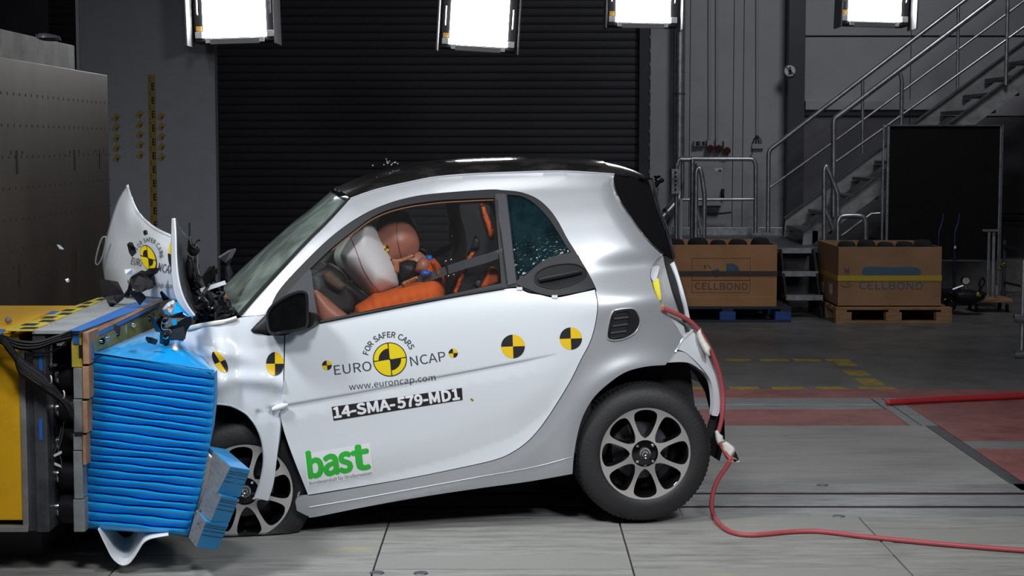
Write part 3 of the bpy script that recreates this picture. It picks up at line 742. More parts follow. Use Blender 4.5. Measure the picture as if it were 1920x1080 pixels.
# ---------------------------------------------------------------- wheels
def teardrop(i, n=8, R=.198, r0=.066):
    c = math.radians(90 + 45 * i); o = []
    w = [(0, .0), (.05, .13), (.12, .22), (.26, .29), (.46, .318), (.66, .322), (.82, .305), (.92, .265), (.975, .18), (1.0, .07)]
    side = [(r0 + (.190 - r0) * t, a) for t, a in w]
    for r, a in side: o.append(Vector((r * math.cos(c - a), r * math.sin(c - a))))
    for r, a in side[:0:-1]: o.append(Vector((r * math.cos(c + a), r * math.sin(c + a))))
    return o
def wheel(c, axis, rt, flat=0, rot=0, squash=1.0):
    """tyre mesh with rim face, barrel, disc, hub and nuts as its pieces; axis points out of the car"""
    ax = axis.normalized(); up = Vector((0, 0, 1)); ex = up.cross(ax).normalized(); ez = ax.cross(ex); N = 168
    def Q(r, a, h): return c + ex * (r * math.cos(a)) + ez * (r * math.sin(a)) + ax * h
    hw = .082
    prof_ = [(.196, .010), (.203, .016), (.212, .020), (.232, .021), (.262, .016), (.282, .004), (.292, -.010), (rt - .004, -.022), (rt, -.034), (rt, -.06), (rt - .003, -.063), (rt - .003, -.068), (rt, -.071), (rt, -.11), (rt, -.145), (rt - .01, -.168), (.27, -.182), (.205, -.175)]
    rows = []
    for j, (r, h) in enumerate(prof_):
        row = []
        for k in range(N):
            rr = r - (.0045 if (k % 2 and r > .289) else 0); p = Q(rr, 2 * math.pi * k / N, h)
            if flat and p.z < flat:
                d = flat - p.z; p.z = flat + d * .02; p += ax * (d * .25 * (1 if h > -.08 else -1)) + ex * (.35 * d * math.copysign(1, math.cos(2 * math.pi * k / N)) * abs(math.cos(2 * math.pi * k / N)))
            row.append(p)
        rows.append(row)
    t = MB().grid(rows, True).build('wheel', M_rubber, car, smooth=35)
    O = [Vector((.201 * math.cos(2 * math.pi * k / 72), .201 * math.sin(2 * math.pi * k / 72))) for k in range(72)]
    holes = [[Vector((p.x * math.cos(rot) - p.y * math.sin(rot), p.x * math.sin(rot) + p.y * math.cos(rot))) for p in outline([tuple(q) for q in teardrop(i)], .008, 60)] for i in range(8)]
    hub = [Vector((.058 * math.cos(2 * math.pi * k / 32), .058 * math.sin(2 * math.pi * k / 32))) for k in range(32)]
    v, fs, loops = tri(O, holes + [hub], .022); v = [Vector(q) for q in v]
    def hh(p): r = p.length; return .012 - .018 * (1 - min(1, r / .2)) ** 2
    def T(p, h): return c + ex * p.x + ez * p.y + ax * h
    mb = MB(); mb.add([T(p, hh(p)) for p in v], fs); mb.build('rim_face', M_alloy, t, smooth=60)
    mb = MB()
    for L in loops[1:]:
        k = len(L); ctr = sum((v[i] for i in L), Vector((0, 0))) / k
        rws = [[T(v[i], hh(v[i]) - .0005) for i in L], [T(v[i] * .985 + ctr * .015, hh(v[i]) - .012) for i in L], [T(v[i] * .9 + ctr * .1, hh(v[i]) - .05) for i in L]]
        mb.grid(rws, True)
    mb.build('spoke_sides', M_blackgloss, t, smooth=60)
    MB().lathe(c, ax, [(.200, .012), (.186, .004), (.180, -.03), (.178, -.16)], 48).build('rim_barrel', M_blackgloss, t, smooth=60)
    MB().lathe(c, ax, [(.0, -.16), (.178, -.16)], 32).build('brake_backplate', M_blackmat, t)
    MB().lathe(c, ax, [(.06, -.09), (.125, -.09), (.128, -.095), (.128, -.11)], 40).build('brake_disc', M_dsteel, t, smooth=40)
    MB().lathe(c, ax, [(0, -.004), (.052, -.004), (.060, -.008), (.062, -.03)], 32).build('hub', M_blackgloss, t, smooth=50)
    cap = MB().lathe(c, ax, [(0, .006), (.020, .006), (.026, .003), (.027, -.006)], 32).build('hub_cap', M_greypl, t, smooth=40)
    MB().lathe(c, ax, [(.019, .0065), (.021, .0075), (.024, .0075), (.0255, .005)], 32).build('cap_ring', M_chrome, t, smooth=40)
    MB().lathe(c, ax, [(.007, .0062), (.009, .0075), (.0115, .0075), (.013, .0062)], 24).build('cap_emblem', M_chrome, t, smooth=40)
    for i in range(4):
        a = math.pi / 4 + i * math.pi / 2 + rot; b = Q(.047, a, 0)
        MB().lathe(b, ax, [(0, .010), (.0055, .010), (.0075, .007), (.008, -.006)], 6).build('lug_nut', M_chrome, t)
    return t
rearc = L2W(WB, -.015, HUBZ) ; rearc = hitw(1209, 850, -.025)
wheel(rearc, EW, .302)
frontc = hitw(459, 921, -.10)
wheel(frontc, (EW + ES * .03), .297, flat=.004, rot=.1)
wheel(mir(rearc), -EW, .302)
wheel(mir(hitw(459, 905, -.10)), -EW, .297)
# ---------------------------------------------------------------- door mirror
mY = surf(560, 600).y
def mq(x, y, d): return P(x, y, mY - d)
mo = [(500, 606), (499, 592), (505, 577), (518, 565), (540, 552), (560, 545), (572, 546), (578, 556), (579, 590), (577, 612), (565, 620), (530, 626), (512, 628), (503, 621)]
oo = outline(mo, 4, 80)
rows = [[mq(p.x, p.y, .10) for p in oo]]
cx = sum(p.x for p in oo) / len(oo); cy = sum(p.y for p in oo) / len(oo)
for sc, d, sx in [(1.0, .115, 0), (.95, .122, 0), (.90, .118, 0)]: rows.append([mq(cx + (p.x - cx) * sc, cy + (p.y - cy) * sc, d) for p in oo])
back = [[mq(cx + (p.x - cx) * sc - sx, cy + (p.y - cy) * sc, d) for p in oo] for sc, d, sx in [(1.0, .085, 1), (.93, .05, 4), (.75, .015, 7), (.4, -.005, 8)]]
mir_ = MB().grid(back[::-1] + rows, True).build('door_mirror', M_blackpl, car, smooth=60)
v, fs, _ = tri(inset(oo, 5.5), (), 8); mb = MB(); mb.add([mq(p.x, p.y, .119) for p in v], fs); mb.build('mirror_glass', M_mirror, mir_, smooth=60)
ri = inset(oo, 3.5)
MB().tube([mq(p.x, p.y, .121) for p in ri], .004, 6, closed=True).build('mirror_rim', M_blackpl, mir_, smooth=60)
MB().tube([mq(575, 600, .06), surf(588, 600, .0)], [.035, .03], 10).build('mirror_arm', M_blackpl, mir_, smooth=60)
inflate('mirror_base', M_blackpl, mir_, [(470, 619), (480, 608), (500, 588), (510, 590), (505, 628), (485, 626), (475, 624)], lambda x, y: surf(x, y).y, .012, edge=8, step=5)
# ---------------------------------------------------------------- decals on the near side
def surfdecal(name, m, par, v2f, off=.0010, Wf=None): return decal(name, m, par, v2f[0], v2f[1], off, Wf)
T7 = 7.3; ca, sa = math.cos(math.radians(T7)), math.sin(math.radians(T7))
def ncap(par, c, R, dec):
    ux = (R * ca, -R * sa); uy = (-R * sa, -R * ca)
    a = dec('logo_ring', M_dblack, par, wedge2(c, ux, uy, 0, 360, .0, 1.0, 48), .0008)
    segs = []
    g = 2.2
    segs += [wedge2(c, ux, uy, 0 + g, 90 - g, .06, .945), wedge2(c, ux, uy, 90 + g, 180 - g, .66, .945), wedge2(c, ux, uy, 180 + g, 270 - g, .06, .945), wedge2(c, ux, uy, 270 + g, 360 - g, .66, .945)]
    dec('logo_disc', M_dyel2, a, merge(*segs), .0011)
    return a
decal_ = lambda n, m, p, vf, off: surfdecal(n, m, p, vf, off)
cc = Vector((731, 674)); lg = ncap(door, cc, 32, decal_)
surfdecal('logo_name', M_dgrey, lg, lay('EURO', (627.5, 703), (697.5, 694.5), 17.5))
surfdecal('logo_name', M_dgrey, lg, lay('NCAP', (770.5, 686.5), (836.5, 676), 17.5))
surfdecal('logo_address', M_dgrey, lg, lay('www.euroncap.com', (655, 731.5), (817, 713), 11.5))
vfs = []; txt = 'FOR SAFER CARS'; adv = {' ': .45, 'R': 1.0, 'F': .85, 'S': .92, 'E': .88, 'A': 1.05, 'O': 1.12, 'C': 1.0}
tot = sum(adv[ch] for ch in txt); acc = 0
for ch in txt:
    if ch != ' ':
        v, f = text2d(ch); xs = [q[0] for q in v]; xm = (min(xs) + max(xs)) / 2; chh = max(q[1] for q in text2d('E')[0])
        ang = math.radians(-72 + 144 * (acc + adv[ch] / 2) / tot + 0 - T7); d = Vector((math.sin(ang), -math.cos(ang))); tdir = Vector((math.cos(ang), math.sin(ang)))
        k = 10.5 / chh; vfs.append(([cc + d * (41.5 + q[1] * k) + tdir * ((q[0] - xm) * k) for q in v], f))
    acc += adv[ch]
surfdecal('logo_motto', M_dgrey, lg, bolden(merge(*vfs), .25))
for c, r in [((961.8, 649.6), 22.3), ((1070.3, 634.8), 21.0)]: roundel(door, c, r, 2)
for c, r in [((613, 685), 9.2), ((849.8, 662.3), 8.7), ((885, 749.6), 2.8)]: roundel(door, c, r, 6)
roundel(wing, (515.5, 682), 22, 2, ux=(16.5, 0), uy=(0, -22), Wf=Wfen, off=.0025)
roundel(wing, (412.5, 678.5), 1, 0, ux=(9.5, -4.2), uy=(-12, -19.5), Wf=Wfen, off=.0025)
def quadstrip(c, n=14):
    (a, b, c_, d) = [Vector(q) for q in c]; v = []; f = []
    for i in range(n + 1):
        for k in range(4): v.append((a.lerp(b, i / n)).lerp(d.lerp(c_, i / n), k / 3))
    for i in range(n):
        for k in range(3): q = i * 4 + k; f.append((q, q + 4, q + 5, q + 1))
    return v, f
pl = surfdecal('test_number_plate', M_dblack, door, quadstrip([(621.7, 763), (866, 727), (867.5, 750), (625.5, 789)]), .0008)
surfdecal('test_number', M_txtw, pl, bolden(merge(lay('14-SMA-', (627.5, 783.5), (741, 766.3), 19), lay('579-MD1', (747, 765.3), (861.5, 748), 19)), 1.3), .0014)
st = surfdecal('institute_sticker', M_stick, door, quadstrip([(570, 851), (694, 830), (700, 890.5), (577, 912.5)]), .0008)
surfdecal('institute_letters', M_green, st, bolden(merge(lay('b', (580.5, 896), (606.5, 891.5), 44, 0, (-5.0, -44)), lay('a', (610, 891), (634.5, 887), 47, 0, (-5.0, -47)), lay('s', (638, 886.5), (660.5, 882.5), 47, 0, (-5.0, -47)), lay('t', (664, 882), (693.5, 877), 46, 0, (-5.0, -46))), 2.7), .0014)
surfdecal('institute_name', M_dgrey, st, lay('Bundesanstalt f\u00fcr Stra\u00dfenwesen', (580.5, 909.5), (698, 889.5), 6.0), .0014)
# ================================================================== INSIDE THE CAR
def yw(px, py, w): return hitw(px, py, w).y
def xin(name, m, par, pts, w, t, **k):   # swollen body whose middle lies at lateral offset w inside the car
    return inflate(name, m, par, pts, lambda x, y: hitw(x, y, w).y, t, **k)
xin('dashboard', M_dash, car, [(560, 520), (590, 500), (618, 492), (640, 505), (655, 530), (672, 560), (668, 590), (600, 612), (560, 600)], -.80, .62, edge=12, step=8)
xin('dash_vent', M_greypl, car, [(584, 516), (600, 516), (604, 530), (598, 548), (590, 545), (585, 530)], -.16, .02, edge=5)
xin('dash_cover', M_dashbr, car, [(604, 512), (618, 506), (634, 520), (650, 536), (640, 548), (622, 540), (606, 526)], -.17, .03, edge=6)
xin('instrument_pod', M_blackpl, car, [(604, 535), (620, 528), (640, 545), (652, 572), (648, 590), (626, 580), (606, 556)], -.40, .05, edge=8)
xin('pillar_lining', M_dash, car, [(584, 503), (622, 468), (664, 434), (690, 416), (655, 455), (630, 480), (604, 512), (590, 512)], -1.38, .03, edge=6)
# steering wheel: a ring whose axis points back at the driver
sc_ = hitw(645, 533, -.42); axs = (ES * .61 + Vector((0, 0, .79))).normalized(); e1 = EW; e2 = axs.cross(EW).normalized()
swh = MB().tube([sc_ + (e1 * math.cos(t) + e2 * math.sin(t)) * .165 for t in [2 * math.pi * i / 32 for i in range(32)]], .019, 8, closed=True).build('steering_wheel', M_blackpl, car, smooth=70)
MB().lathe(tuple(sc_ - axs * .04), axs, [(0, .05), (.06, .045), (.075, .02), (.07, -.03), (.03, -.10)], 20).build('wheel_hub', M_blackpl, swh, smooth=60)
for a in (0, math.pi, -math.pi / 2):
    MB().tube([sc_, sc_ + (e1 * math.cos(a) + e2 * math.sin(a)) * .16], .016, 6).build('wheel_spoke', M_blackpl, swh, smooth=60)
# airbag
ab = xin('driver_airbag', M_bag, car, [(668, 420), (680, 410), (697, 416), (714, 447), (726, 466), (737, 486), (745, 505), (748, 522), (747, 536), (735, 545), (712, 556), (692, 556), (676, 541), (656, 522), (637, 503), (627, 486), (628, 470), (640, 452), (655, 434)], -.42, .20, step=5, shape=.55, corner=70)
MB().tube(onmesh(bvh(ab), cr([(652, 434), (661, 452), (670, 476), (680, 502), (692, 522), (706, 541), (716, 552)], 4), .001), .0016, 5).build('airbag_seam', M_skin, ab, smooth=60)
# seats
def seat(par_name, w0, ds=0):
    def B(pts, wa, wb): return [hitw(x, y, -.18) - EW * (-.18 - wa) * 0 for x, y in pts]
    s = None
    out_ = outline([(862, 372), (878, 362), (900, 366), (925, 382), (938, 420), (945, 470), (946, 540), (935, 600), (880, 615), (846, 606), (846, 570), (860, 520), (875, 470), (872, 430), (864, 400)], 8, 80)
    base = [W2L(hitw(p.x, p.y, -.20) + ES * ds) for p in out_]; n = len(base); rows = []
    for w, k in [(w0, .90), (w0 - .025, .98), (w0 - .06, 1), (w0 - .42, 1), (w0 - .455, .98), (w0 - .48, .90)]:
        cs = sum(b[0] for b in base) / n; cz = sum(b[2] for b in base) / n
        rows.append([L2W(cs + (b[0] - cs) * k, w, cz + (b[2] - cz) * k) for b in base])
    mb = MB().grid(rows, True); mb.f.append(tuple(range(n))); mb.f.append(tuple(range(5 * n, 6 * n)))
    s = mb.build('seat', M_blackmat, car, smooth=60)
    q = [W2L(hitw(x, y, -.20)) for x, y in [(840, 600), (700, 640), (690, 600), (720, 585), (850, 570)]]
    MB().prism([L2W(a, w0 - .02, z) for a, _, z in q], [L2W(a, w0 - .47, z) for a, _, z in q]).build('seat_cushion', M_blackmat, s, bevel=.02)
    return s
st1 = seat('seat', -.24); st2 = seat('seat', -.90, .10)
def strip(par, m, pts, w, t=.012): return xin('trim_strip', m, par, pts, w, t, edge=4, step=4, corner=60)
strip(st1, M_orangetr, [(901, 381), (907, 384), (913, 398), (921, 418), (926, 436), (924, 446), (918, 444), (911, 424), (904, 402)], -.225)
strip(st1, M_orangetr, [(922, 499), (930, 503), (936, 514), (935, 532), (920, 538), (899, 541), (908, 520), (915, 506)], -.215, .02)
strip(st1, M_orangetr, [(886, 470), (890, 472), (887, 482), (876, 500), (868, 522), (857, 551), (849, 552), (861, 520), (872, 494), (880, 478)], -.225)
xin('side_bolster', M_greypl, st1, [(912, 502), (920, 499), (906, 524), (898, 541), (884, 544), (894, 524)], -.22, .012, edge=6, step=6)
xin('side_bolster', M_blackpl, st1, [(884, 462), (890, 440), (900, 450), (898, 470), (889, 470), (874, 497), (860, 500)], -.235, .012, edge=6, step=6)
strip(st2, M_orangetr, [(861, 376), (865, 380), (872, 398), (878, 418), (874, 418), (866, 402)], -.87)
for x0, y0, x1, y1, w in [(846, 379, 843, 454, -1.36)]:
    MB().hexa([hitw(x0 - 2.5, y0, w), hitw(x0 + 2.5, y0, w), hitw(x1 + 2.6, y1, w), hitw(x1 - 2.2, y1, w)], [hitw(x0 - 2.5, y0, w) - EW * .02, hitw(x0 + 2.5, y0, w) - EW * .02, hitw(x1 + 2.6, y1, w) - EW * .02, hitw(x1 - 2.2, y1, w) - EW * .02]).build('far_pillar_edge', M_white, car)
xin('far_pillar', M_blackmat, car, [(848, 376), (862, 376), (876, 440), (880, 480), (850, 480), (846, 450)], -1.50, .02, edge=4)
# belts
def ribbon(name, m, par, pts, hw, w0, w1, t=.0015):
    a = [hitw(x, y - hw, w0 + (w1 - w0) * i / (len(pts) - 1)) for i, (x, y) in enumerate(pts)]; b = [hitw(x, y + hw, w0 + (w1 - w0) * i / (len(pts) - 1)) for i, (x, y) in enumerate(pts)]
    o = MB().grid([a, b]).build(name, m, par); md = o.modifiers.new('thickness', 'SOLIDIFY'); md.thickness = t * 2; return o
bl_ = ribbon('seat_belt', M_belt, car, [(942, 474), (910, 485), (870, 496), (840, 506), (810, 517), (785, 528), (772, 534)], 8.5, -.10, -.30)
for x, y in [(838, 505), (848, 502)]:
    MB().tube([hitw(x - 2, y - 14, -.20), hitw(x + 3, y + 13, -.20)], .0045, 6).build('belt_clip', M_blackpl, bl_, smooth=50)
    for dx, dy in ((-2, -15), (3, 13)): p = hitw(x + dx, y + dy, -.195); MB().ell(tuple(p), .006, .006, .006, 8, 6).build('clip_screw', M_chrome, bl_, smooth=60)
bl2 = ribbon('seat_belt', M_blackmat, car, [(882, 444), (860, 455), (838, 466), (815, 478), (796, 486)], 7, -.86, -.95)
xin('belt_sensor', M_dred, bl2, [(848, 448), (855, 447), (856, 466), (849, 468)], -.84, .012, edge=4)
xin('belt_strap', M_txtw, bl2, [(862, 459), (880, 449), (884, 450), (870, 460)], -.84, .004, edge=3)
for x, y in [(850, 444), (855, 444), (809, 470), (803, 472)]:
    p = hitw(x, y, -.83); MB().ell(tuple(p), .007, .007, .007, 8, 6).build('clip_screw', M_chrome, bl2, smooth=60)
# ================================================================== DUMMIES
def skinbody(name, m, par, joints, edges, lv=2):
    me = bpy.data.meshes.new(name); loc = rootloc(par)
    me.from_pydata([Vector(j[0]) - loc for j in joints], edges, [])
    o = bpy.data.objects.new(name, me); COL.objects.link(o); md = o.modifiers.new('s', 'SKIN'); md.use_smooth_shade = True
    for i, j in enumerate(joints): me.skin_vertices[0].data[i].radius = j[1] if isinstance(j[1], tuple) else (j[1], j[1])
    me.skin_vertices[0].data[0].use_root = True
    sb = o.modifiers.new('b', 'SUBSURF'); sb.levels = lv; sb.render_levels = lv
    dg = bpy.context.evaluated_depsgraph_get(); m2 = bpy.data.meshes.new_from_object(o.evaluated_get(dg)); m2.name = name
    bpy.data.objects.remove(o); m2.materials.clear(); m2.materials.append(m)
    for p in m2.polygons: p.use_smooth = True; p.material_index = 0
    ob = bpy.data.objects.new(name, m2); COL.objects.link(ob); ob.parent = par; return ob
def dummy(name, label, wc, dx, dy, mskin, full):
    J = lambda px, py, w: hitw(px + dx, py + dy, wc + w)
    d = thing(name, label, 'crash test dummy', tuple(J(850, 620, 0) + Vector((0, 0, -.05))))
    jt = [(J(812, 625, 0), (.13, .10)), (J(802, 580, 0), (.11, .085)), (J(796, 542, 0), (.11, .08)), (J(796, 512, 0), (.10, .08)), (J(778, 492, 0), .055), (J(766, 478, 0), .05),
          (J(795, 534, .10), .05), (J(758, 578, .12), .045), (J(725, 600, .14), .042), (J(650, 600, .17), .042),
          (J(805, 528, -.17), .06), (J(770, 570, -.20), .05), (J(735, 590, -.20), .045), (J(650, 590, -.17), .042),
          (J(740, 640, .10), .075), (J(640, 640, .12), .058), (J(590, 730, .12), .045), (J(740, 640, -.10), .075), (J(640, 640, -.12), .058), (J(590, 730, -.12), .045)]
    ed = [(0, 1), (1, 2), (2, 3), (3, 4), (4, 5), (2, 6), (6, 7), (7, 8), (8, 9), (2, 10), (10, 11), (11, 12), (12, 13), (0, 14), (14, 15), (15, 16), (0, 17), (17, 18), (18, 19)]
    skinbody('body', mskin, d, jt, ed)
    return d
drv = dummy('crash_test_dummy', 'crash test dummy in an orange shirt with its face in the white airbag', -.42, 0, 0, M_skin, True)
# head: skull with brow, nose, jaw and ear forms; the face is turned down and forward into the bag
hc = hitw(744, 452, -.42)
fw_ = (-ES * .72 - Vector((0, 0, .69))).normalized(); hu_ = (-ES * .66 + Vector((0, 0, .75))).normalized(); hu_ = (hu_ - fw_ * hu_.dot(fw_)).normalized(); rt_ = EW
def headmesh(c, name, m, par, k=1.0):
    mb = MB(); rows = []
    for i in range(25):
        t = math.pi * i / 24; row = []
        for j in range(32):
            p = 2 * math.pi * j / 32; u, f, r = math.cos(t), math.sin(t) * math.cos(p), math.sin(t) * math.sin(p)
            x = f * (.098 if f > 0 else .092); y = r * .078; z = u * (.092 if u > 0 else .108)
            if f > 0:
                x += .022 * math.exp(-((u + .12) / .13) ** 2 - (r / .16) ** 2) * f           # nose
                x -= .014 * math.exp(-((u - .08) / .10) ** 2 - ((abs(r) - .34) / .14) ** 2)   # eye hollows
                x += .006 * math.exp(-((u - .26) / .10) ** 2 - (r / .5) ** 2)                 # brow
                x -= .006 * math.exp(-((u + .47) / .035) ** 2 - (r / .28) ** 2)               # mouth
                if u < -.5: x += .012 * (-.5 - u)
            if u < -.35: y *= 1 - .35 * (-.35 - u)
            y += math.copysign(.012 * math.exp(-((u + .03) / .16) ** 2 - ((f + .08) / .10) ** 2), r)  # ear swell
            row.append(c + fw_ * x * k + rt_ * y * k + hu_ * z * k)
        rows.append(row)
    return mb.grid(rows, True).build(name, m, par, smooth=70)
hd = headmesh(hc, 'head', M_skin, drv, 1.0)
MB().tube(onmesh(bvh(hd), cr([(748, 413), (745, 420), (744, 435), (746, 455), (750, 474), (755, 492)], 5), .0005), .0016, 5).build('head_seam', M_dblack, hd, smooth=60)
jb = xin('jaw_flap', M_skin2, drv, [(731, 485), (750, 485), (777, 475), (778, 482), (757, 490), (749, 493), (748, 513), (739, 507), (738, 495)], -.42 + .085, .006, edge=3, step=3, corner=30)
xin('neck', M_blackpl, drv, [(742, 490), (760, 486), (778, 484), (788, 492), (796, 505), (800, 520), (780, 530), (760, 532), (748, 520)], -.42 + .02, .075, step=6)
c_ = Vector((723.5, 466)); rad = 6.5
def facedot(m, a0, a1, nm, par, dd):
    v, f = wedge2(c_, (rad, 0), (0, -rad), a0, a1, 0, 1, 8); mb = MB(); mb.add([hitw(q.x, q.y, -.42 + .082 + dd) for q in v], f); return mb.build(nm, m, par)
fd = facedot(M_dyel, 0, 360, 'head_marker', hd, 0); facedot(M_dblack, 0, 90, 'marker_quarters', fd, .002); facedot(M_dblack, 180, 270, 'marker_quarters', fd, .002)
xin('orange_shirt', M_orange, drv, [(663, 583), (668, 572), (690, 558), (700, 550), (715, 548), (740, 540), (760, 533), (790, 528), (812, 524), (824, 530), (828, 510), (822, 494), (812, 486), (806, 490), (818, 520), (830, 540), (834, 560), (838, 600), (820, 620), (760, 625), (690, 620), (665, 600)], -.27, .11, edge=26, step=5, shape=.6, wob=.05, corner=50)
xin('shirt_shoulder', M_orange, drv, [(803, 484), (814, 484), (826, 498), (833, 520), (836, 546), (836, 590), (812, 600), (800, 570), (790, 534), (786, 512), (794, 494)], -.40, .15, step=5)
xin('forearm', M_skin, drv, [(587, 542), (596, 545), (612, 557), (634, 576), (652, 590), (656, 606), (628, 612), (604, 612), (594, 590), (588, 562)], -.15, .045, step=5)
xin('shirt_cuff', M_orange, drv, [(594, 574), (600, 590), (606, 602), (598, 606), (594, 600)], -.19, .02, step=4)
xin('shoulder_clip', M_bluep, drv, [(799, 478), (810, 478), (813, 490), (806, 494), (798, 488)], -.34, .02, edge=4, step=4)
xin('shoulder_clip', M_bluep, drv, [(788, 510), (796, 505), (806, 508), (810, 514), (800, 519), (790, 520)], -.22, .02, edge=4, step=4)
xin('shoulder_pad', M_skin, drv, [(782, 490), (792, 482), (803, 486), (808, 498), (804, 510), (790, 514), (778, 508)], -.30, .05, step=4)
xin('arm_strap', M_skin2, drv, [(752, 530), (775, 520), (788, 516), (786, 522), (770, 530), (754, 538)], -.20, .008, edge=4, step=4)
psg = dummy('crash_test_dummy', 'second crash test dummy with a black head beyond the driver', -1.08, 8, -6, M_blackpl, False)
inflate('head', M_blackmat, psg, [(712, 408), (722, 400), (740, 395), (760, 397), (772, 406), (782, 424), (786, 446), (788, 470), (790, 490), (770, 500), (730, 490), (712, 460), (706, 430)], lambda x, y: hitw(x, y, -1.0).y, .10, step=6)
# rear-view mirror inside the windscreen
rm = P(592, 417, apil and Vector(apil[8]).y + .55)
inflate('rear_view_mirror', M_blackpl, car, [(566, 418), (575, 405), (600, 394), (616, 398), (610, 410), (590, 422), (572, 424)], lambda x, y: rm.y, .025, step=5)
# ================================================================== BONNET, WRECKAGE
hood = patch('crumpled_bonnet', M_white, car, [
    [(239, 349, 8.25), (228, 364, 8.25), (217, 386, 8.24), (206, 420, 8.2), (195, 462, 8.15), (191, 495, 8.1), (194, 520, 8.05), (201, 545, 8.0)],
    [(245, 368, 8.05), (240, 385, 7.98), (235, 405, 7.93), (230, 435, 7.9), (224, 470, 7.85), (221, 505, 7.8), (222, 530, 7.78), (226, 552, 7.75)],
    [(255, 393, 7.85), (254, 410, 7.75), (252, 428, 7.7), (250, 455, 7.65), (248, 482, 7.6), (248, 510, 7.58), (250, 535, 7.55), (254, 555, 7.55)],
    [(271, 413, 7.6), (272, 428, 7.5), (272, 445, 7.45), (273, 468, 7.4), (274, 492, 7.36), (276, 515, 7.34), (279, 538, 7.33), (282, 557, 7.33)],
    [(295, 431, 7.3), (297, 445, 7.25), (299, 460, 7.2), (300, 480, 7.18), (302, 502, 7.16), (305, 523, 7.15), (308, 542, 7.15), (312, 560, 7.16)],
    [(326, 445, 7.1), (328, 458, 7.06), (329, 472, 7.04), (330, 490, 7.02), (332, 508, 7.0), (333, 526, 7.0), (336, 545, 7.0), (340, 564, 7.02)]], 5, .004)
fold_ = patch('bonnet_fold', M_white, hood, [
    [(323, 410, 7.0), (322, 440, 6.98), (322, 480, 6.95), (323, 520, 6.92), (328, 552, 6.9), (340, 575, 6.88), (360, 596, 6.86)],
    [(328, 409, 6.97), (330, 440, 6.93), (331, 480, 6.9), (334, 515, 6.88), (341, 547, 6.86), (352, 572, 6.85), (366, 592, 6.84)]], 6, .006)
patch('bonnet_underside', M_dsteel, hood, [
    [(329, 409, 6.98), (331, 440, 6.95), (332, 480, 6.92), (335, 515, 6.9), (342, 547, 6.88), (353, 572, 6.87), (366, 590, 6.86)],
    [(338, 428, 7.15), (341, 460, 7.12), (344, 495, 7.1), (347, 525, 7.08), (353, 552, 7.05), (360, 573, 7.0), (368, 588, 6.95)],
    [(352, 446, 7.4), (353, 475, 7.36), (355, 505, 7.3), (357, 530, 7.25), (361, 553, 7.2), (365, 572, 7.1), (369, 587, 7.0)]], 6, .003)
MB().tube([P(x, y, Y) for x, y, Y in cr([(239, 349, 8.25), (245, 368, 8.05), (255, 393, 7.85), (271, 413, 7.6), (295, 431, 7.3), (326, 445, 7.1)], 5)], .007, 6).build('bonnet_edge', M_white, hood, smooth=60)
# logo on the bonnet, laid over the sheet
HB = bvh(hood)
def hdec(name, m, par, v2, f, off=.005):
    mb = MB(); vs = []; ok = []
    for q in v2:
        d = ray(q[0], q[1]).normalized(); h, n, i, ds = HB.ray_cast(C0, d); vs.append((h + n * (off if n.dot(d) < 0 else -off)) if h else None)
    for t in f:
        if all(vs[i] is not None for i in t): ok.append(t)
    mb.add([v if v is not None else Vector(tuple(hood.parent.location)) for v in vs], ok); return mb.build(name, m, par)
hl = hdec('logo_ring', M_dblack, hood, *wedge2((280, 484), (15.5, 5), (-3, -24), 0, 360, 0, 1, 32), off=.004)
hdec('logo_disc', M_dyel2, hl, *merge(*[wedge2((280, 484), (15.5, 5), (-3, -24), a + 3, a + 87, r, .93, 10) for a, r in ((0, .08), (90, .62), (180, .08), (270, .62))]), off=.0055)
hdec('logo_name', M_dgrey, hl, *lay('EURO', (247, 495), (267, 499), 13)); hdec('logo_name', M_dgrey, hl, *lay('NCAP', (297, 507), (325, 514), 15))
hdec('logo_address', M_dgrey, hl, *lay('www.euroncap.com', (240, 531), (330, 541), 9))
vfs = []; acc = 0
for ch in txt:
    if ch != ' ':
        v, f = text2d(ch); xs_ = [q[0] for q in v]; xm = (min(xs_) + max(xs_)) / 2; chh = max(q[1] for q in text2d('E')[0]); ang = math.radians(-78 + 156 * (acc + adv[ch] / 2) / tot + 12)
        d = Vector((math.sin(ang) * 21, -math.cos(ang) * 31)); n_ = d.normalized(); td = Vector((-n_.y, n_.x)); vfs.append(([Vector((280, 484)) + d + n_ * (q[1] * 7.5 / chh) + td * ((q[0] - xm) * 6.0 / chh) for q in v], f))
    acc += adv[ch]
hdec('logo_motto', M_dgrey, hl, *merge(*vfs))
hdec('target_marker', M_dyel, hood, *merge(wedge2((325, 478), (7, 3), (0, -25), 90, 270, 0, 1, 14)))
hdec('marker_quarters', M_dblack, hood, *merge(wedge2((325, 478), (7, 3), (0, -25), 180, 260, 0, 1, 8)), off=.008)
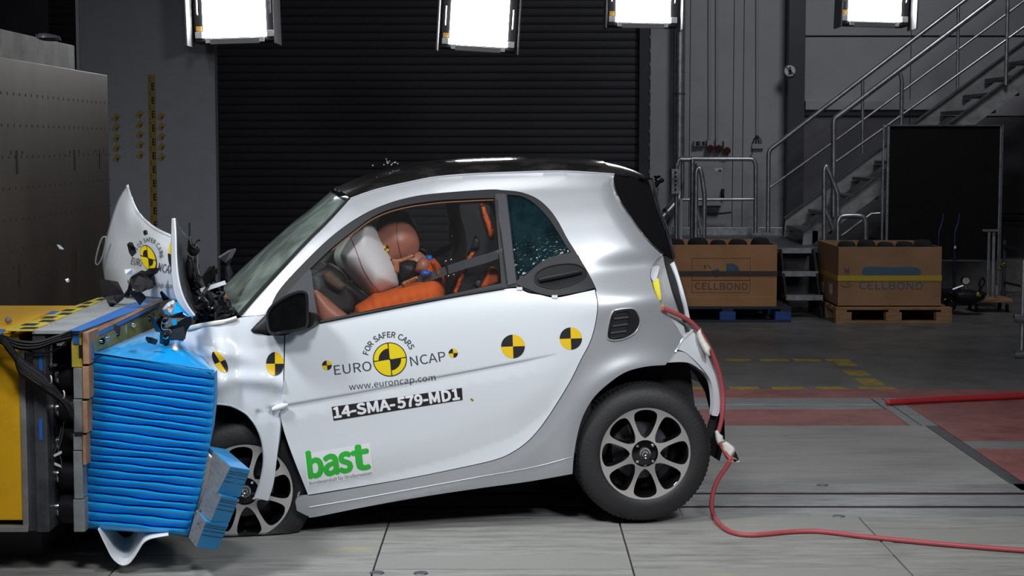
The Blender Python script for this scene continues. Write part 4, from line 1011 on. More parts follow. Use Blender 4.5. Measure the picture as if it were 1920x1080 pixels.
# dark mechanical wreckage under the windscreen
cw = inflate('cowl_wreckage', M_blackmat, car, [(366, 592), (362, 560), (352, 530), (356, 500), (366, 480), (374, 500), (372, 525), (385, 540), (402, 545), (400, 560), (420, 590), (440, 597), (400, 604), (372, 605)], 7.25, .12, edge=18, step=6, wob=.5)
rj = random.Random(5)
for k in range(46):
    x = rj.uniform(352, 440); y = rj.uniform(500 + (x - 352) * .9, 604 - (x > 380) * 4); Yk = rj.uniform(6.98, 7.15)
    a = rj.uniform(0, 6.28); l = rj.uniform(5, 16); w_ = rj.uniform(2, 6); ux = Vector((math.cos(a), math.sin(a))); uy = Vector((-ux.y, ux.x))
    p = [Vector((x, y)) + ux * l * sx_ + uy * w_ * sy_ for sx_, sy_ in ((-1, -.7), (1, -rj.uniform(.2, 1)), (.8, .8), (-.7, rj.uniform(.4, 1)))]
    plate('wreck_fragment', [M_blackpl, M_blackmat, M_dsteel, M_blackgloss, M_greypl, M_chrome][rj.choice((0, 0, 1, 1, 2, 3, 3, 4, 5))] if w_ < 5 else M_blackmat, cw, [tuple(q) for q in p], [Yk, Yk + rj.uniform(-.05, .05), Yk + .02, Yk - .02], .006)
plate('hinge_strip', M_white, cw, [(375, 541), (421, 526), (424, 533), (377, 549)], 7.05, .01)
plate('hinge_bracket', M_greypl, cw, [(378, 552), (396, 548), (408, 556), (390, 563)], 7.02, .01)
MB().tube([P(x, y, 7.0) for x, y in [(368, 545), (380, 556), (390, 566), (392, 577)]], .004, 5).build('bent_rod', M_chrome, cw, smooth=50)
for q in [[(398, 575), (411, 572), (412, 576), (400, 580)], [(390, 590), (400, 588), (398, 594)]]: plate('metal_clip', M_chrome, cw, q, 6.97, .004)
# crumpled headlamp mount over the barrier
hm = plate('lamp_mount', M_blackpl, car, [(286, 593), (300, 598), (304, 585), (317, 596), (329, 588), (342, 584), (347, 596), (359, 593), (360, 606), (351, 619), (347, 636), (330, 634), (320, 632), (317, 645), (305, 641), (306, 620), (298, 619)], [6.62 + .01 * (i % 5) for i in range(17)], .05)
plate('mount_fin', M_blackgloss, hm, [(290, 600), (304, 590), (310, 606), (304, 622), (297, 614)], [6.56, 6.60, 6.58, 6.6, 6.6], .01)
plate('mount_fin', M_greypl, hm, [(306, 612), (322, 618), (345, 612), (347, 632), (322, 634), (308, 628)], [6.58, 6.56, 6.6, 6.6, 6.57, 6.6], .01)
plate('mount_window', M_blue, hm, [(321, 600), (330, 598), (332, 608), (325, 611)], 6.6, .004)
for x, y in [(309, 602), (311, 630)]:
    p = P(x, y, 6.55); MB().lathe(tuple(p), (0, -1, 0), [(0, .01), (.008, .01), (.012, .006), (.012, -.02)], 10).build('mount_bolt', M_chrome, hm, smooth=40)
MB().tube([P(x, y, 6.56) for x, y in cr([(304, 600), (303, 612), (306, 618), (318, 618), (321, 624)], 3)], .002, 5).build('mount_wire', M_strip, hm, smooth=60)
inflate('silver_crumple', M_lens, hm, [(304, 579), (314, 568), (327, 561), (329, 570), (326, 582), (320, 596), (314, 590), (308, 588)], 6.72, .02, edge=8, step=4, wob=.8)
patch('inner_sheet', M_blue, hm, [[(328, 566, 6.95), (340, 570, 6.93), (356, 585, 6.9)], [(322, 590, 6.9), (338, 588, 6.88), (362, 598, 6.86)]], 4, .003)

xin('passenger_airbag_flap', M_brown, car, [(418, 560), (430, 540), (455, 525), (490, 500), (510, 490), (512, 505), (480, 545), (455, 565), (430, 570)], -.75, .10, edge=10, step=6)
# ================================================================== CRASH BLOCK, LOAD WALL AND BLUE BARRIER
XB = -2.30
blk = thing('crash_block', 'massive crash block with a rusty drilled steel face behind the yellow frame', 'crash block', (-3.2, 7.6, 0))
box('steel_face', M_iron, blk, XB - .10, XB, 4.6, FL(0, 0).y * 0 + 9.77, 0, 2.02, .004)
box('concrete_body', M_block, blk, XB - 2.4, XB - .19, 4.6, 9.80, 0, 2.19, .01)
box('joint_plate', M_dsteel, blk, XB - .19, XB - .10, 4.6, 9.78, 0, 1.9)
mb = MB(); mb2 = MB()
for r in range(12):
    for c in range(34):
        y = 6.55 + c * .098; z = 1.86 - r * .145
        if z < .9: continue
        mb.lathe((XB, y, z), (1, 0, 0), [(0, .001), (.0075, .001), (.009, 0)], 8)
for y in (7.95, 9.0, 9.55):
    for z in (1.55, 1.02):
        mb2.box(XB, XB + .003, y - .012, y + .012, z - .06, z + .05)
        for dy in (-.09, .09): mb2.lathe((XB, y + dy, z + .04), (1, 0, 0), [(0, .002), (.009, .002), (.010, 0)], 8)
mb.build('bolt_hole_shade', M_blackmat, blk, kind='stuff'); mb2.build('slot_hole_shade', M_blackmat, blk, kind='stuff')  # raised black discs and patches paint in the shade of the holes
inflate('shackle', M_dsteel, blk, [(60, 66), (80, 62), (105, 66), (120, 72), (112, 78), (80, 76)], 8.6, .03, step=6)
# ---- load wall
NY = 6.35; ZT = .935
def bx(px): return (px - 960) * NY / F * 1.0
def q2(px, py): p = P(px, py, NY); return p.x, p.z
lw = thing('load_cell_frame', 'yellow steel frame carrying load cells and grey plates beside the blue barrier', 'load wall', (-1.95, 6.9, 0))
x0, zt = q2(0, 620); xg, zb = q2(40, 978)
box('yellow_frame', M_yellow, lw, XB, q2(36, 800)[0], NY + .02, 7.55, zb, ZT - .02, .006)
box('worn_edge', M_block, lw, q2(36, 800)[0], q2(47, 800)[0], NY + .015, 7.55, q2(0, 998)[1], ZT - .05, .003)
box('bottom_flange', M_block, lw, XB, q2(47, 800)[0], NY + .0, 7.5, q2(0, 998)[1], q2(0, 988)[1], .003)
box('back_plate', M_dsteel, lw, q2(47, 800)[0], q2(63, 800)[0], NY + .02, 7.6, q2(0, 998)[1], ZT - .04, .003)
box('back_plate', M_dsteel, lw, q2(64, 800)[0], q2(88, 800)[0], NY, 7.6, q2(0, 998)[1], ZT - .012, .004)
for y0, y1 in [(660, 695), (785, 825)]:
    box('paint_mark', M_bluep, lw, q2(73, y0)[0], q2(79, y0)[0], NY - .002, NY, q2(0, y1)[1], q2(0, y0)[1])
for a, b in [(690, 748), (749, 812), (813, 845), (846, 936), (937, 998)]:
    box('cell_plate', M_strip if a != 813 else M_strip, lw, q2(137, a)[0], q2(154 + (a > 930) * 4, a)[0], NY, 7.6, q2(0, b)[1] + .001, q2(0, a)[1], .003)
box('cell_plate', M_yeltape, lw, q2(134, 700)[0], q2(154, 700)[0], NY + .004, 7.6, q2(0, 689)[1], ZT - .012, .003)
box('blue_tab', M_bluetape, lw, q2(138, 700)[0], q2(150, 700)[0], NY - .001, NY + .004, q2(0, 645)[1], q2(0, 620)[1])
box('black_tape', M_blackmat, lw, q2(137, 700)[0], q2(154, 700)[0], NY - .0015, NY, q2(0, 818)[1], q2(0, 810)[1])
mb = MB(); mb.box(q2(134, 0)[0], q2(144, 0)[0], NY - .001, NY + .004, q2(0, 670)[1], q2(0, 647)[1]); mb.box(q2(144, 0)[0], q2(154, 0)[0], NY - .001, NY + .004, q2(0, 684)[1], q2(0, 658)[1]); mb.build('marker_squares', M_dblack, lw)
for a, b in [(620, 683), (684, 748), (749, 812), (813, 872)]:
    box('wood_facing', M_ply, lw, q2(155, a)[0], q2(167 - (a > 700) * 3 - (a > 800) * 3, a)[0], NY - .005, 6.5, q2(0, b)[1] + .001, q2(0, a)[1] - .006, .002)
for k, py in enumerate([705, 767, 829, 891, 953]):
    for j, y in enumerate([NY + .13, NY + .50, NY + .9]):
        p = P(100, py, y); xa, xb = q2(88, py)[0], q2(137, py)[0]
        cl = MB().lathe((xa, y, p.z), (1, 0, 0), [(0, 0), (.030, 0), (.030, .018), (.055, .022), (.058, .03), (.058, xb - xa)], 24).build('load_cell', M_blackpl, lw, smooth=40)
        if j == 0: MB().lathe((xa, y, p.z), (1, 0, 0), [(.031, .002), (.0318, .004), (.0318, .015), (.031, .017)], 24).build('cell_collar', M_chrome, cl, smooth=40)
# top plate and its tapes
zt0 = ZT
def TP(px, py): return FL(px, py, ZT)
def tplate(name, m, pts, z, t=.006):
    a = [FL(px, py, z) for px, py in pts]; return MB().prism([p - Vector((0, 0, t)) for p in a], a).build(name, m, lw)
tplate('top_plate', M_topplate, [(60, 620), (150, 620), (312, 560), (190, 557)], ZT, .012)
tplate('blue_tape', M_bluetape, [(128, 620), (152, 620), (313, 560), (268, 560)], ZT + .0015, .002)
tplate('yellow_tape', M_yeltape, [(8, 619), (62, 619), (203, 558), (184, 558)], ZT + .003, .004)
for k in range(9):
    t = .04 + k * .11; e = t + .06
    L = lambda u, v: FL(8 + (184 - 8) * u + ((62 - 8) * (1 - u) + 19 * u) * v, 619 - 61 * u, ZT + .0045)
    v0, v1 = (.08, .62) if k % 2 else (.40, .94)
    a = [L(t, v0), L(t, v1), L(e, v1), L(e, v0)]; MB().prism([p - Vector((0, 0, .002)) for p in a], a).build('tape_stripe', M_dblack, lw)
tplate('yellow_top', M_yellow, [(-60, 622), (20, 620), (86, 588), (-60, 587)], ZT - .006, .01)
tplate('blue_scrap', M_bluetape, [(85, 589), (100, 589), (112, 583), (98, 583)], ZT + .004, .002)
tplate('blue_scrap', M_bluetape, [(0, 627), (10, 620), (10, 617), (0, 617)], ZT + .004, .002)
for px, py in [(92, 608), (101, 608)]:
    p = TP(px, py); MB().lathe(tuple(p), (0, 0, 1), [(0, .008), (.006, .008), (.006, 0)], 8).build('screw', M_chrome, lw)
p = FL(16, 606, ZT); MB().ell((p.x, p.y, ZT + .012), .014, .014, .014, 10, 6).build('screw', M_block, lw, smooth=70)
for x0_, x1_, y0_, y1_ in [(102, 118, 643, 650)]: box('terminal', M_paper, lw, q2(x0_, y0_)[0], q2(x1_, y0_)[0], NY + .03, NY + .06, q2(0, y1_)[1], q2(0, y0_)[1], .002)
tube('cell_rod', M_steel, lw, [P(96, 645, NY + .05), P(95, 690, NY + .05)], .006)
box('rod_bracket', M_steel, lw, q2(88, 686)[0], q2(101, 686)[0], NY + .03, NY + .06, q2(0, 689)[1], q2(0, 685)[1])
box('rear_pier', M_walld, lw, XB + .0, q2(37, 1000)[0], NY + .3, 7.5, 0, q2(0, 998)[1])
box('rear_pier', M_blackmat, lw, q2(60, 1000)[0], q2(150, 1000)[0], NY + .75, 7.5, 0, q2(0, 1000)[1])
# ---- cables on the load wall
cb = thing('cable_bundle', 'thick bundle of black measuring cables hanging over the yellow frame', 'cables', tuple(P(60, 700, NY - .06)))
rnd = random.Random(3)
for k in range(24):
    a = rnd.uniform(-13, 13); b = rnd.uniform(0, 9)
    pts = cr([(-30, 628 + b * .6), (5, 634 + b), (22 + a * .4, 655 + b + a * .4), (45 - a * .5, 690 + a * .6), (75 - a * .5, 712 + a * .7), (100, 733 + a * .6), (120, 752 + a * .3), (136, 772 + a)], 5)
    MB().tube([P(x, y, NY - .045 + .012 * math.sin(k * 2.1 + i * .1)) for i, (x, y) in enumerate(pts)], .0085, 6).build('cable', M_cblack, cb, smooth=60)
for k in range(8):
    b = k * 2.1
    pts = cr([(-30, 625 + b * .5), (6, 631 + b * .5), (35, 640 + b * .9), (70, 642 + b * .75), (105, 632 + b * .6), (134, 622 + b * .9)], 5)
    MB().tube([P(x, y, NY - .03 + .006 * (k % 3)) for x, y in pts], .007, 6).build('cable', M_cblack, cb, smooth=60)
MB().tube([P(x, y, NY - .02) for x, y in cr([(36, 648), (60, 660), (90, 661), (115, 650), (130, 636)], 5)], .004, 6).build('cable', M_cblack, cb, smooth=60)
for x, y, d in [(91, 712, 1), (115, 740, 1)]:
    MB().tube([P(x + 6 * math.cos(t) * .5 + 3, y + 8 * math.sin(t), NY - .06 - .015 * math.cos(t)) for t in [i * math.pi / 6 - 1.2 for i in range(9)]], .0025, 6).build('cable_tie', M_paper, cb, smooth=60)
for (x0_, y0_), (x1_, y1_) in [((115, 800), (102, 850)), ((120, 790), (108, 850)), ((109, 845), (116, 878))]:
    MB().tube([P(x0_, y0_, NY + .02), P((x0_ + x1_) / 2 + 2, (y0_ + y1_) / 2, NY + .01), P(x1_, y1_, NY + .02)], .002, 5).build('cable', M_dsteel, cb, smooth=60)
for q in [[(100, 853), (115, 845), (116, 850), (102, 857)], [(102, 867), (113, 872), (115, 877), (102, 872)]]: plate('cable_tie', M_paper, cb, q, NY, .003)
# ---- blue honeycomb barrier
bar = thing('deformable_barrier', 'bright blue honeycomb barrier with crumpled horizontal folds', 'barrier', tuple(P(280, 1003, 6.9) * 1.0))
BY = 6.40
LT, RT, LB, RB = Vector((176, 664)), Vector((403, 697)), Vector((158, 990)), Vector((352, 1005))
NR = 21; rr = random.Random(11)
yl = [0]; yr = [0]
for k in range(NR): yl.append(yl[-1] + rr.uniform(.8, 1.2)); yr.append(yr[-1] + rr.uniform(.8, 1.2))
yl = [v / yl[-1] for v in yl]; yr = [v / yr[-1] for v in yr]
jl = [rr.uniform(-3, 3) for _ in range(NR + 1)]; jr = [rr.uniform(-3, 3) for _ in range(NR + 1)]
def bl(t): return LT.lerp(LB, t) + Vector((-4 * math.sin(t * 3.1) * 0, 0))
def brt(t):
    p = RT.lerp(RB, t); return p + Vector((13 * math.sin(math.pi * min(1, t * 1.02)), 0))
def bedge(k, u):
    a = bl(yl[k]); b = brt(yr[k]); p = a.lerp(b, u)
    w = 1.3 * math.sin(u * 7 + k * 1.7) * math.sin(math.pi * u) + .5 * math.sin(u * 23 + k * 3.1) * math.sin(math.pi * u)
    return p + Vector((0, w if 0 < k < NR else 0))
PRF = [(0, .022), (.02, .008), (.06, -.004), (.14, -.012), (.30, -.013), (.55, -.007), (.76, .001), (.86, .007), (.91, .016), (1.0, .024)]
for k in range(NR):
    rows = []; ph = rr.uniform(0, 6)
    for i in range(25):
        u = i / 24; a, b = bedge(k, u), bedge(k + 1, u); e = min(1, min(u, 1 - u) * 14); row = []
        ext = jl[k] if u < .04 else 0
        for t, d in PRF:
            p = a.lerp(b, t); amp = 1 + .12 * math.sin(u * 9 + ph) + .05 * math.sin(u * 31 + ph * 2)
            row.append(P(p.x + (jl[k] * (1 - u) ** 8 * (1 if 0 < t < 1 else .3)), p.y, BY + d * amp * (.4 + .6 * e) + (.02 * (1 - e))))
        rows.append(row)
    MB().grid(rows).build('fold', M_blue, bar, smooth=50)
# inner core block, end caps and top sheet
core = [P(LT.x + 4, LT.y + 3, BY + .035), P(RT.x - 3, RT.y + 3, BY + .035), P(RB.x - 2, RB.y - 2, BY + .035), P(LB.x + 4, LB.y - 3, BY + .035)]
MB().prism(core, [core[0] + Vector((0, .95, 0)), core[1] + Vector((-.24, .95, 0)), core[2] + Vector((-.2, .95, 0)), core[3] + Vector((0, .95, 0))]).build('core_block', M_bluedk, bar)
patch('top_sheet', M_blue, bar, [[(176, 662, 6.40), (215, 667, 6.40), (265, 675, 6.40), (330, 686, 6.40), (402, 696, 6.42)],
    [(200, 651, 6.62), (238, 653, 6.6), (280, 658, 6.6), (330, 655, 6.6), (392, 684, 6.55)],
    [(238, 634, 6.95), (262, 636, 6.92), (300, 640, 6.9), (335, 640, 6.85), (376, 670, 6.75)],
    [(275, 617, 7.3), (295, 618, 7.3), (318, 620, 7.3), (336, 632, 7.2), (356, 655, 6.95)],
    [(303, 604, 7.6), (312, 604, 7.6), (324, 610, 7.6), (338, 622, 7.5), (350, 640, 7.2)]], 6, .003)
MB().tube([P(x, y, 6.385) for x, y in cr([(176, 660), (230, 669), (300, 679), (402, 695)], 5)], .0035, 6).build('sheet_lip', M_bluedk, bar, smooth=60)
# mounting flange with bolts
fl = plate('mounting_flange', M_olive, bar, [(176, 636), (297, 577), (306, 610), (178, 660)], [6.42, 7.5, 7.5, 6.42], .012)
plate('flange_edge', M_bluetape, bar, [(168, 629), (300, 569), (300, 574), (172, 637)], [6.40, 7.5, 7.5, 6.40], .012)
plate('flange_edge', M_bluetape, bar, [(170, 640), (175, 640), (177, 672), (172, 672)], [6.38, 6.385, 6.385, 6.38], .01)
plate('facing_edge', M_ply, bar, [(160, 622), (303, 560), (306, 564), (168, 629)], [6.40, 7.55, 7.55, 6.40], .012)
for x, y, Yb in [(199, 634, 6.56), (218, 625, 6.76), (248, 608, 7.0), (278, 598, 7.3), (189, 640, 6.48)]:
    p = P(x, y, Yb); MB().lathe(tuple(p), (.75, -.6, .1), [(0, .018), (.005, .018), (.006, .008), (.013, .008), (.013, 0)], 12).build('flange_bolt', M_chrome, bar, smooth=40)
for x in (234, 262, 286):
    t = (x - 176) / 121; y0_ = 636 - 59 * t; Yb = 6.41 + 1.08 * t
    MB().tube([P(x, y0_ + 3, Yb - .02), P(x + 1, y0_ + 25, Yb - .02)], .008, 6).build('flange_rib', M_steel, bar, smooth=50)
plate('side_edge', M_bluedk, bar, [(403, 697), (404, 745), (398, 800), (384, 865), (376, 905), (353, 1003), (350, 1000), (366, 900), (388, 790)], 6.42, .05)
# loose bumper elements
def hexblk(gray, blue, top, ynear=6.28):
    a, b, c, d = gray; e, f = blue   # a top-left, b top-near edge, c bottom-near edge, d bottom-left ; e top-right f bottom-right
    A, B, Cc, D = P(*a, ynear + .16), P(*b, ynear), P(*c, ynear), P(*d, ynear + .16); E, G = P(*e, ynear + .14), P(*f, ynear + .14)
    H, I = A + (E - B), D + (G - Cc)
    el = MB().hexa([A, B, Cc, D], [H, E, G, I]).build('bumper_element', M_bluedk, bar, bevel=.003)
    n = 22; mb = MB()
    for i in range(n):
        t0, t1 = i / n, (i + .62) / n; off = (B - E).normalized() * .0035
        for u0, u1 in ((.0, .985),):
            q = [A.lerp(D, t0).lerp(B.lerp(Cc, t0), u) for u in (u0, u1)] + [A.lerp(D, t1).lerp(B.lerp(Cc, t1), u) for u in (u1, u0)]
            mb.prism([v - off * .1 for v in q], [v + off for v in q])
    mb.build('honeycomb_cells', M_honey, el, kind='stuff')
    if top: MB().prism([A + Vector((0, 0, .001)), B + Vector((0, 0, .001)), E + Vector((0, 0, .001)), H + Vector((0, 0, .001))], [v + Vector((0, 0, .005)) for v in (A, B, E, H)]).build('blue_cover', M_blue, el)
    for t in (.12, .2, .33, .5): MB().tube([B.lerp(Cc, t) + (B - A).normalized() * .002, E.lerp(G, t + .02) + Vector((0, -.002, 0))], .0009, 4).build('layer_line', M_blackmat, el)
hexblk([(388, 838), (433, 877), (407, 927), (386, 900)], [(469, 883), (449, 933)], True, 6.30)
hexblk([(387, 904), (416, 930), (396, 978), (369, 955)], [(448, 936), (429, 982)], False, 6.27)
hexblk([(369, 956), (387, 978), (369, 1027), (354, 1008)], [(429, 983), (407, 1032)], False, 6.24)
patch('bent_backing', M_alusheet, bar, [[(383, 842, 6.45), (392, 850, 6.42), (404, 862, 6.42)], [(376, 880, 6.45), (383, 890, 6.42), (392, 900, 6.42)], [(372, 920, 6.44), (378, 930, 6.42), (386, 940, 6.42)], [(362, 985, 6.44), (366, 985, 6.42), (372, 985, 6.42)]], 4, .003)
for x, y in [(372, 982), (366, 962), (376, 958)]:
    p = P(x, y, 6.28); MB().lathe(tuple(p), (0, -1, 0), [(0, .006), (.006, .006), (.006, 0)], 8).build('rivet', M_chrome, bar)
# front bumper skin curled out below the barrier
rows_ = []
rim = [(184, 992), (192, 1010), (200, 1026), (208, 1042), (217, 1053), (229, 1060), (241, 1057), (250, 1047), (259, 1033), (268, 1019), (278, 1012), (292, 1008), (316, 1004)]
for sh, dy, YY in [(0, 0, 6.37), (4, -6, 6.40), (8, -17, 6.46), (11, -32, 6.54), (13, -52, 6.62)]:
    cx_ = 236; k_ = 1 - .0045 * sh
    rows_.append([(cx_ + (x - cx_) * k_ + sh * .3, y + dy * (1 if y > 1000 else .6), YY) for x, y in rim])
patch('curled_bumper_skin', M_stick, car, rows_, 4, .004)
# ---- grey screen with measuring tapes
SY = 12.45
sc = thing('grey_screen', 'tall matt grey screen with yellow and black measuring tapes behind the barrier', 'screen', (-2.6, SY, 0))
sx = lambda px: (px - 960) * SY / F
box('screen_panel', M_slab, sc, sx(156), sx(406.5), SY, SY + .12, 0, 4.6, .004)
box('screen_edge', M_wallp, sc, sx(150), sx(156), SY - .01, SY + .13, 0, 4.6, .003)
def sz(py): return P(960, py, SY).z
tp = box('measuring_tape', mat('tape_dim_yellow', (.16, .115, .012), .7), sc, sx(282), sx(295), SY - .004, SY, .1, sz(140))
mb = MB(); z = .12
while z < sz(145):
    xa, xb = sx(288.5), sx(295)
    mb.box(xa, xa + .009, SY - .0065, SY - .004, z, z + .05)
    for j in range(3): mb.box(xa, xb, SY - .0065, SY - .004, z + j * .02, z + j * .02 + .010)
    mb.box(sx(284), sx(286.5), SY - .0065, SY - .004, z + .062, z + .07); mb.box(sx(284), sx(286.5), SY - .0065, SY - .004, z + .082, z + .09); z += .1
mb.build('tape_marks', M_dblack, tp, kind='stuff')
my = mat('marker_dim_yellow', (.20, .135, .02), .7)
for px, py0, n in [(221, 212, 5), (265, 206, 5), (305, 210, 5)]:
    for k in range(n):
        y = py0 + k * 19; z0, z1, zm = sz(y + 16), sz(y), sz(y + 8); xc = sx(px); w = .034
        t = MB().prism([(xc - w, SY - .003, z0 + .012), (xc + .004, SY - .003, z0), (xc + w, SY - .003, z1 - .02), (xc, SY - .003, z1)], [(xc - w, SY, z0 + .012), (xc + .004, SY, z0), (xc + w, SY, z1 - .02), (xc, SY, z1)]).build('target_marker', my, sc)
        MB().prism([(xc, SY - .004, zm), (xc + .004, SY - .004, z0), (xc + w * .6, SY - .004, zm)], [(xc, SY - .003, zm), (xc + .004, SY - .003, z0), (xc + w * .6, SY - .003, zm)]).build('marker_quarters', M_dblack, t)
# ================================================================== OVERHEAD LAMPS SEEN IN THE PICTURE
def lamp(xl, xr, yb, h_px, tilt, label, Y=13.2, side=1):
    cxp = (xl + xr) / 2; c = P(cxp, yb - h_px / 2, Y); k = Y / F; w = (xr - xl) * k; h = h_px * k
    t = thing('floodlight', label, 'floodlight', tuple(c + Vector((0, 0, h * .5))), 'floodlights above the test track')
    R = Matrix.Rotation(tilt, 3, 'Y') @ Matrix.Rotation(math.radians(0), 3, 'X')
    def T(v): return c + R @ Vector(v)
    def bx_(name, m, x0, x1, y0, y1, z0, z1, bev=.003, par=t):
        b = MB().box(x0, x1, y0, y1, z0, z1); b.v = [T(v) for v in b.v]; return b.build(name, m, par, bevel=bev)
    fw = w * .5
    bx_('housing', M_blackpl, -fw - .065, fw + .065, .0, .22, -h / 2 - .02, h / 2 + .03, .01)
    bx_('diffuser', M_glow, -fw, fw, -.014, -.001, -h / 2 + .012, h / 2, .002)
    for s in (-1, 1):
        bx_('side_door', M_grey, s * (fw + .085) - .006, s * (fw + .085) + .006, -.20, .10, -h / 2 - .05, h / 2 + .06, .002)
        bx_('clip', M_lampwhite, s * (fw + .03) - .024, s * (fw + .03) + .024, -.03, -.002, -h / 2 + .01, -h / 2 + .055)
        if s < 0: bx_('warning_sticker', M_lamporange, s * (fw + .03) - .02, s * (fw + .03) + .02, -.008, -.001, -h / 2 + .06, -h / 2 + .095, 0)
        hnd = MB().tube([T((s * (fw + .035), -.004, -h * .12)), T((s * (fw + .035), -.03, -h * .1)), T((s * (fw + .035), -.03, h * .28)), T((s * (fw + .035), -.004, h * .3))], .006, 6).build('handle', M_chrome, t, smooth=50)
    bx_('bottom_rail', M_grey, -fw * .78, fw * .78, -.03, .0, -h / 2 - .035, -h / 2 + .004)
    for s in (-1, 1): bx_('rail_block', M_lampwhite, s * fw * .84 - .02, s * fw * .84 + .02, -.025, .0, -h / 2 - .025, -h / 2 + .01)
    MB().tube([T((0, .12, h / 2)), T((0, .12, h / 2)) + Vector((0, 0, 7.0 - (c.z + h / 2)))], .03, 10).build('hanging_pole', M_dsteel, t, smooth=50)
    return t
lamp(380, 497, 72, 118, -.03, 'square floodlight above the grey screen, furthest from the stairs', 12.1)
l2 = lamp(845, 953, 88, 92, .06, 'small tilted floodlight with a visible grey side above the car roof', 13.2)
lamp(1156, 1257, 44, 100, .02, 'floodlight in front of the shutter edge and steel downpipe', 13.6)
lamp(1592, 1690, 42, 100, .03, 'floodlight in front of the staircase wall', 13.6)
# ================================================================== WALL FITTINGS
def at(px, py, d=.05): return P(px, py, YW - d)
dp = thing('downpipe', 'shiny steel downpipe on the pale wall beside the shutter', 'pipe', tuple(at(1274, 410, .2)))
MB().tube([at(1276, -60, .2), at(1274.5, 180, .2), at(1273.5, 366, .2)], .058, 14).build('pipe', M_steel, dp, smooth=60)
MB().tube([at(1274.5, 174, .2), at(1274.5, 178, .2)], .062, 14).build('pipe_collar', M_dsteel, dp, smooth=60)
el = MB().tube([at(x, y, d) for x, y, d in cr([(1273.5, 360, .2), (1272, 372, .25), (1262, 386, .3), (1238, 412, .4)], 4)], .055, 14).build('pipe_elbow', M_steel, dp, smooth=60)
for x, y in [(1250, 399), (1242, 407)]:
    a = at(x, y, .36); MB().lathe(tuple(a), (.68, .1, .7), [(.056, -.012), (.064, -.01), (.064, .01), (.056, .012)], 14).build('elbow_ring', M_chrome, dp, smooth=50)
def conduit(px, y1, label):
    o = MB().tube([at(px, -40, .06), at(px, y1, .06)], .018, 8).build('conduit', M_boxgrey, None, smooth=60); tag(o, label, 'conduit')
conduit(1330, 261, 'grey cable conduit leading down to the red sockets, nearer the downpipe')
conduit(1344, 261, 'grey cable conduit leading down to the red sockets, nearer the stairs')
conduit(1419.5, 254, 'single grey conduit leading down to the white junction box')
def wallbox(name, m, x0, x1, y0, y1, d, label, cat, extra=None, group=None):
    a = P(x0, y1, YW - .05); b = P(x1, y0, YW - .05); t = thing(name, label, cat, ((a.x + b.x) / 2, YW - .05, a.z), group)
    box('housing', m, t, a.x, b.x, YW - .05 - d, YW - .05, a.z, b.z, .006)
    if extra: extra(t, a, b)
    return t
def redcap(t, a, b):
    MB().lathe(((a.x + b.x) / 2, YW - .05 - .10, a.z + .03), (0, -1, -.35), [(0, .03), (.034, .03), (.038, .02), (.038, -.03)], 14).build('socket_cover', M_dred, t, smooth=50)
def darkface(t, a, b):
    box('socket_face', M_blackpl, t, a.x + .02, b.x - .005, YW - .13, YW - .125, a.z + .01, b.z - .01)
wallbox('wall_switch', M_boxgrey, 1300, 1310.5, 263.5, 275, .075, 'small wall switch box at the end of the socket row, nearest the downpipe', 'switch', darkface)
wallbox('wall_switch', M_boxgrey, 1311.5, 1321, 263.5, 274, .075, 'small wall switch box beside the first red power socket', 'switch', darkface)
wallbox('power_socket', M_boxgrey, 1324, 1337, 262, 283, .10, 'red capped power socket under the first conduit', 'socket', redcap)
wallbox('power_socket', M_boxgrey, 1340, 1352, 262, 283, .10, 'red capped power socket under the second conduit', 'socket', redcap)
wallbox('power_socket', M_boxgrey, 1355, 1368, 264, 287, .10, 'tilted dark red power socket at the end of the socket row, nearest the stairs', 'socket', redcap)
jw = MB(); 
def wires(t, a, b):
    for k in range(4):
        MB().tube([at(1419.5, 253, .06), at(1413 + k * 4.6, 262, .09), at(1411.5 + k * 5.4, 270, .08)], .006, 5).build('wire', M_blackpl, t, smooth=60)
    MB().tube([at(1411, 279, .06), at(1410, 290, .06), at(1404, 295, .06)], .004, 5).build('wire', M_blackpl, t, smooth=60)
wallbox('junction_box', M_wallp, 1409, 1431, 270, 279, .05, 'flat white junction box with four wires entering from above', 'junction box', wires)
def cabx(t, a, b):
    box('warning_plate', M_paper, t, wx(1335), wx(1349), YW - .205, YW - .20, P(0, 321, YW).z, P(0, 314.5, YW).z, .002)
    box('plate_print', M_blackmat, t, wx(1342), wx(1347.5), YW - .207, YW - .205, P(0, 320.5, YW).z, P(0, 318, YW).z)
    MB().tube([at(1355.5, 355, .22), at(1354.5, 362, .24), at(1355.5, 374, .22)], .02, 8).build('handle', M_blackpl, t, smooth=60)
    MB().tube([at(x, y, .22) for x, y in cr([(1325, 397), (1340, 400), (1355, 400), (1371, 398)], 4)], .012, 6).build('cable', M_blackpl, t, smooth=60)
wallbox('wall_cabinet', M_wallp, 1303, 1353, 306, 385, .15, 'wide pale wall cabinet with a small warning plate behind the platform railing', 'cabinet', cabx)
sg = thing('prohibition_sign', 'round white no pedestrians sign on the dark column', 'sign', tuple(P(1481, 144, YW - .32)))
cS = P(1481, 132.5, YW - .31); k = YW / F
MB().lathe(tuple(cS), (0, -1, 0), [(0, .006), (11.6 * k, .006), (11.8 * k, .004), (11.8 * k, 0)], 32).build('sign_disc', M_paper, sg, smooth=40)
MB().lathe(tuple(cS), (0, -1, 0), [(10.0 * k, .0075), (11.8 * k, .0075), (11.9 * k, .004)], 32).build('sign_ring', M_col, sg, smooth=40)
def sp(x, y): return cS + Vector((x * k, -.009, y * k))
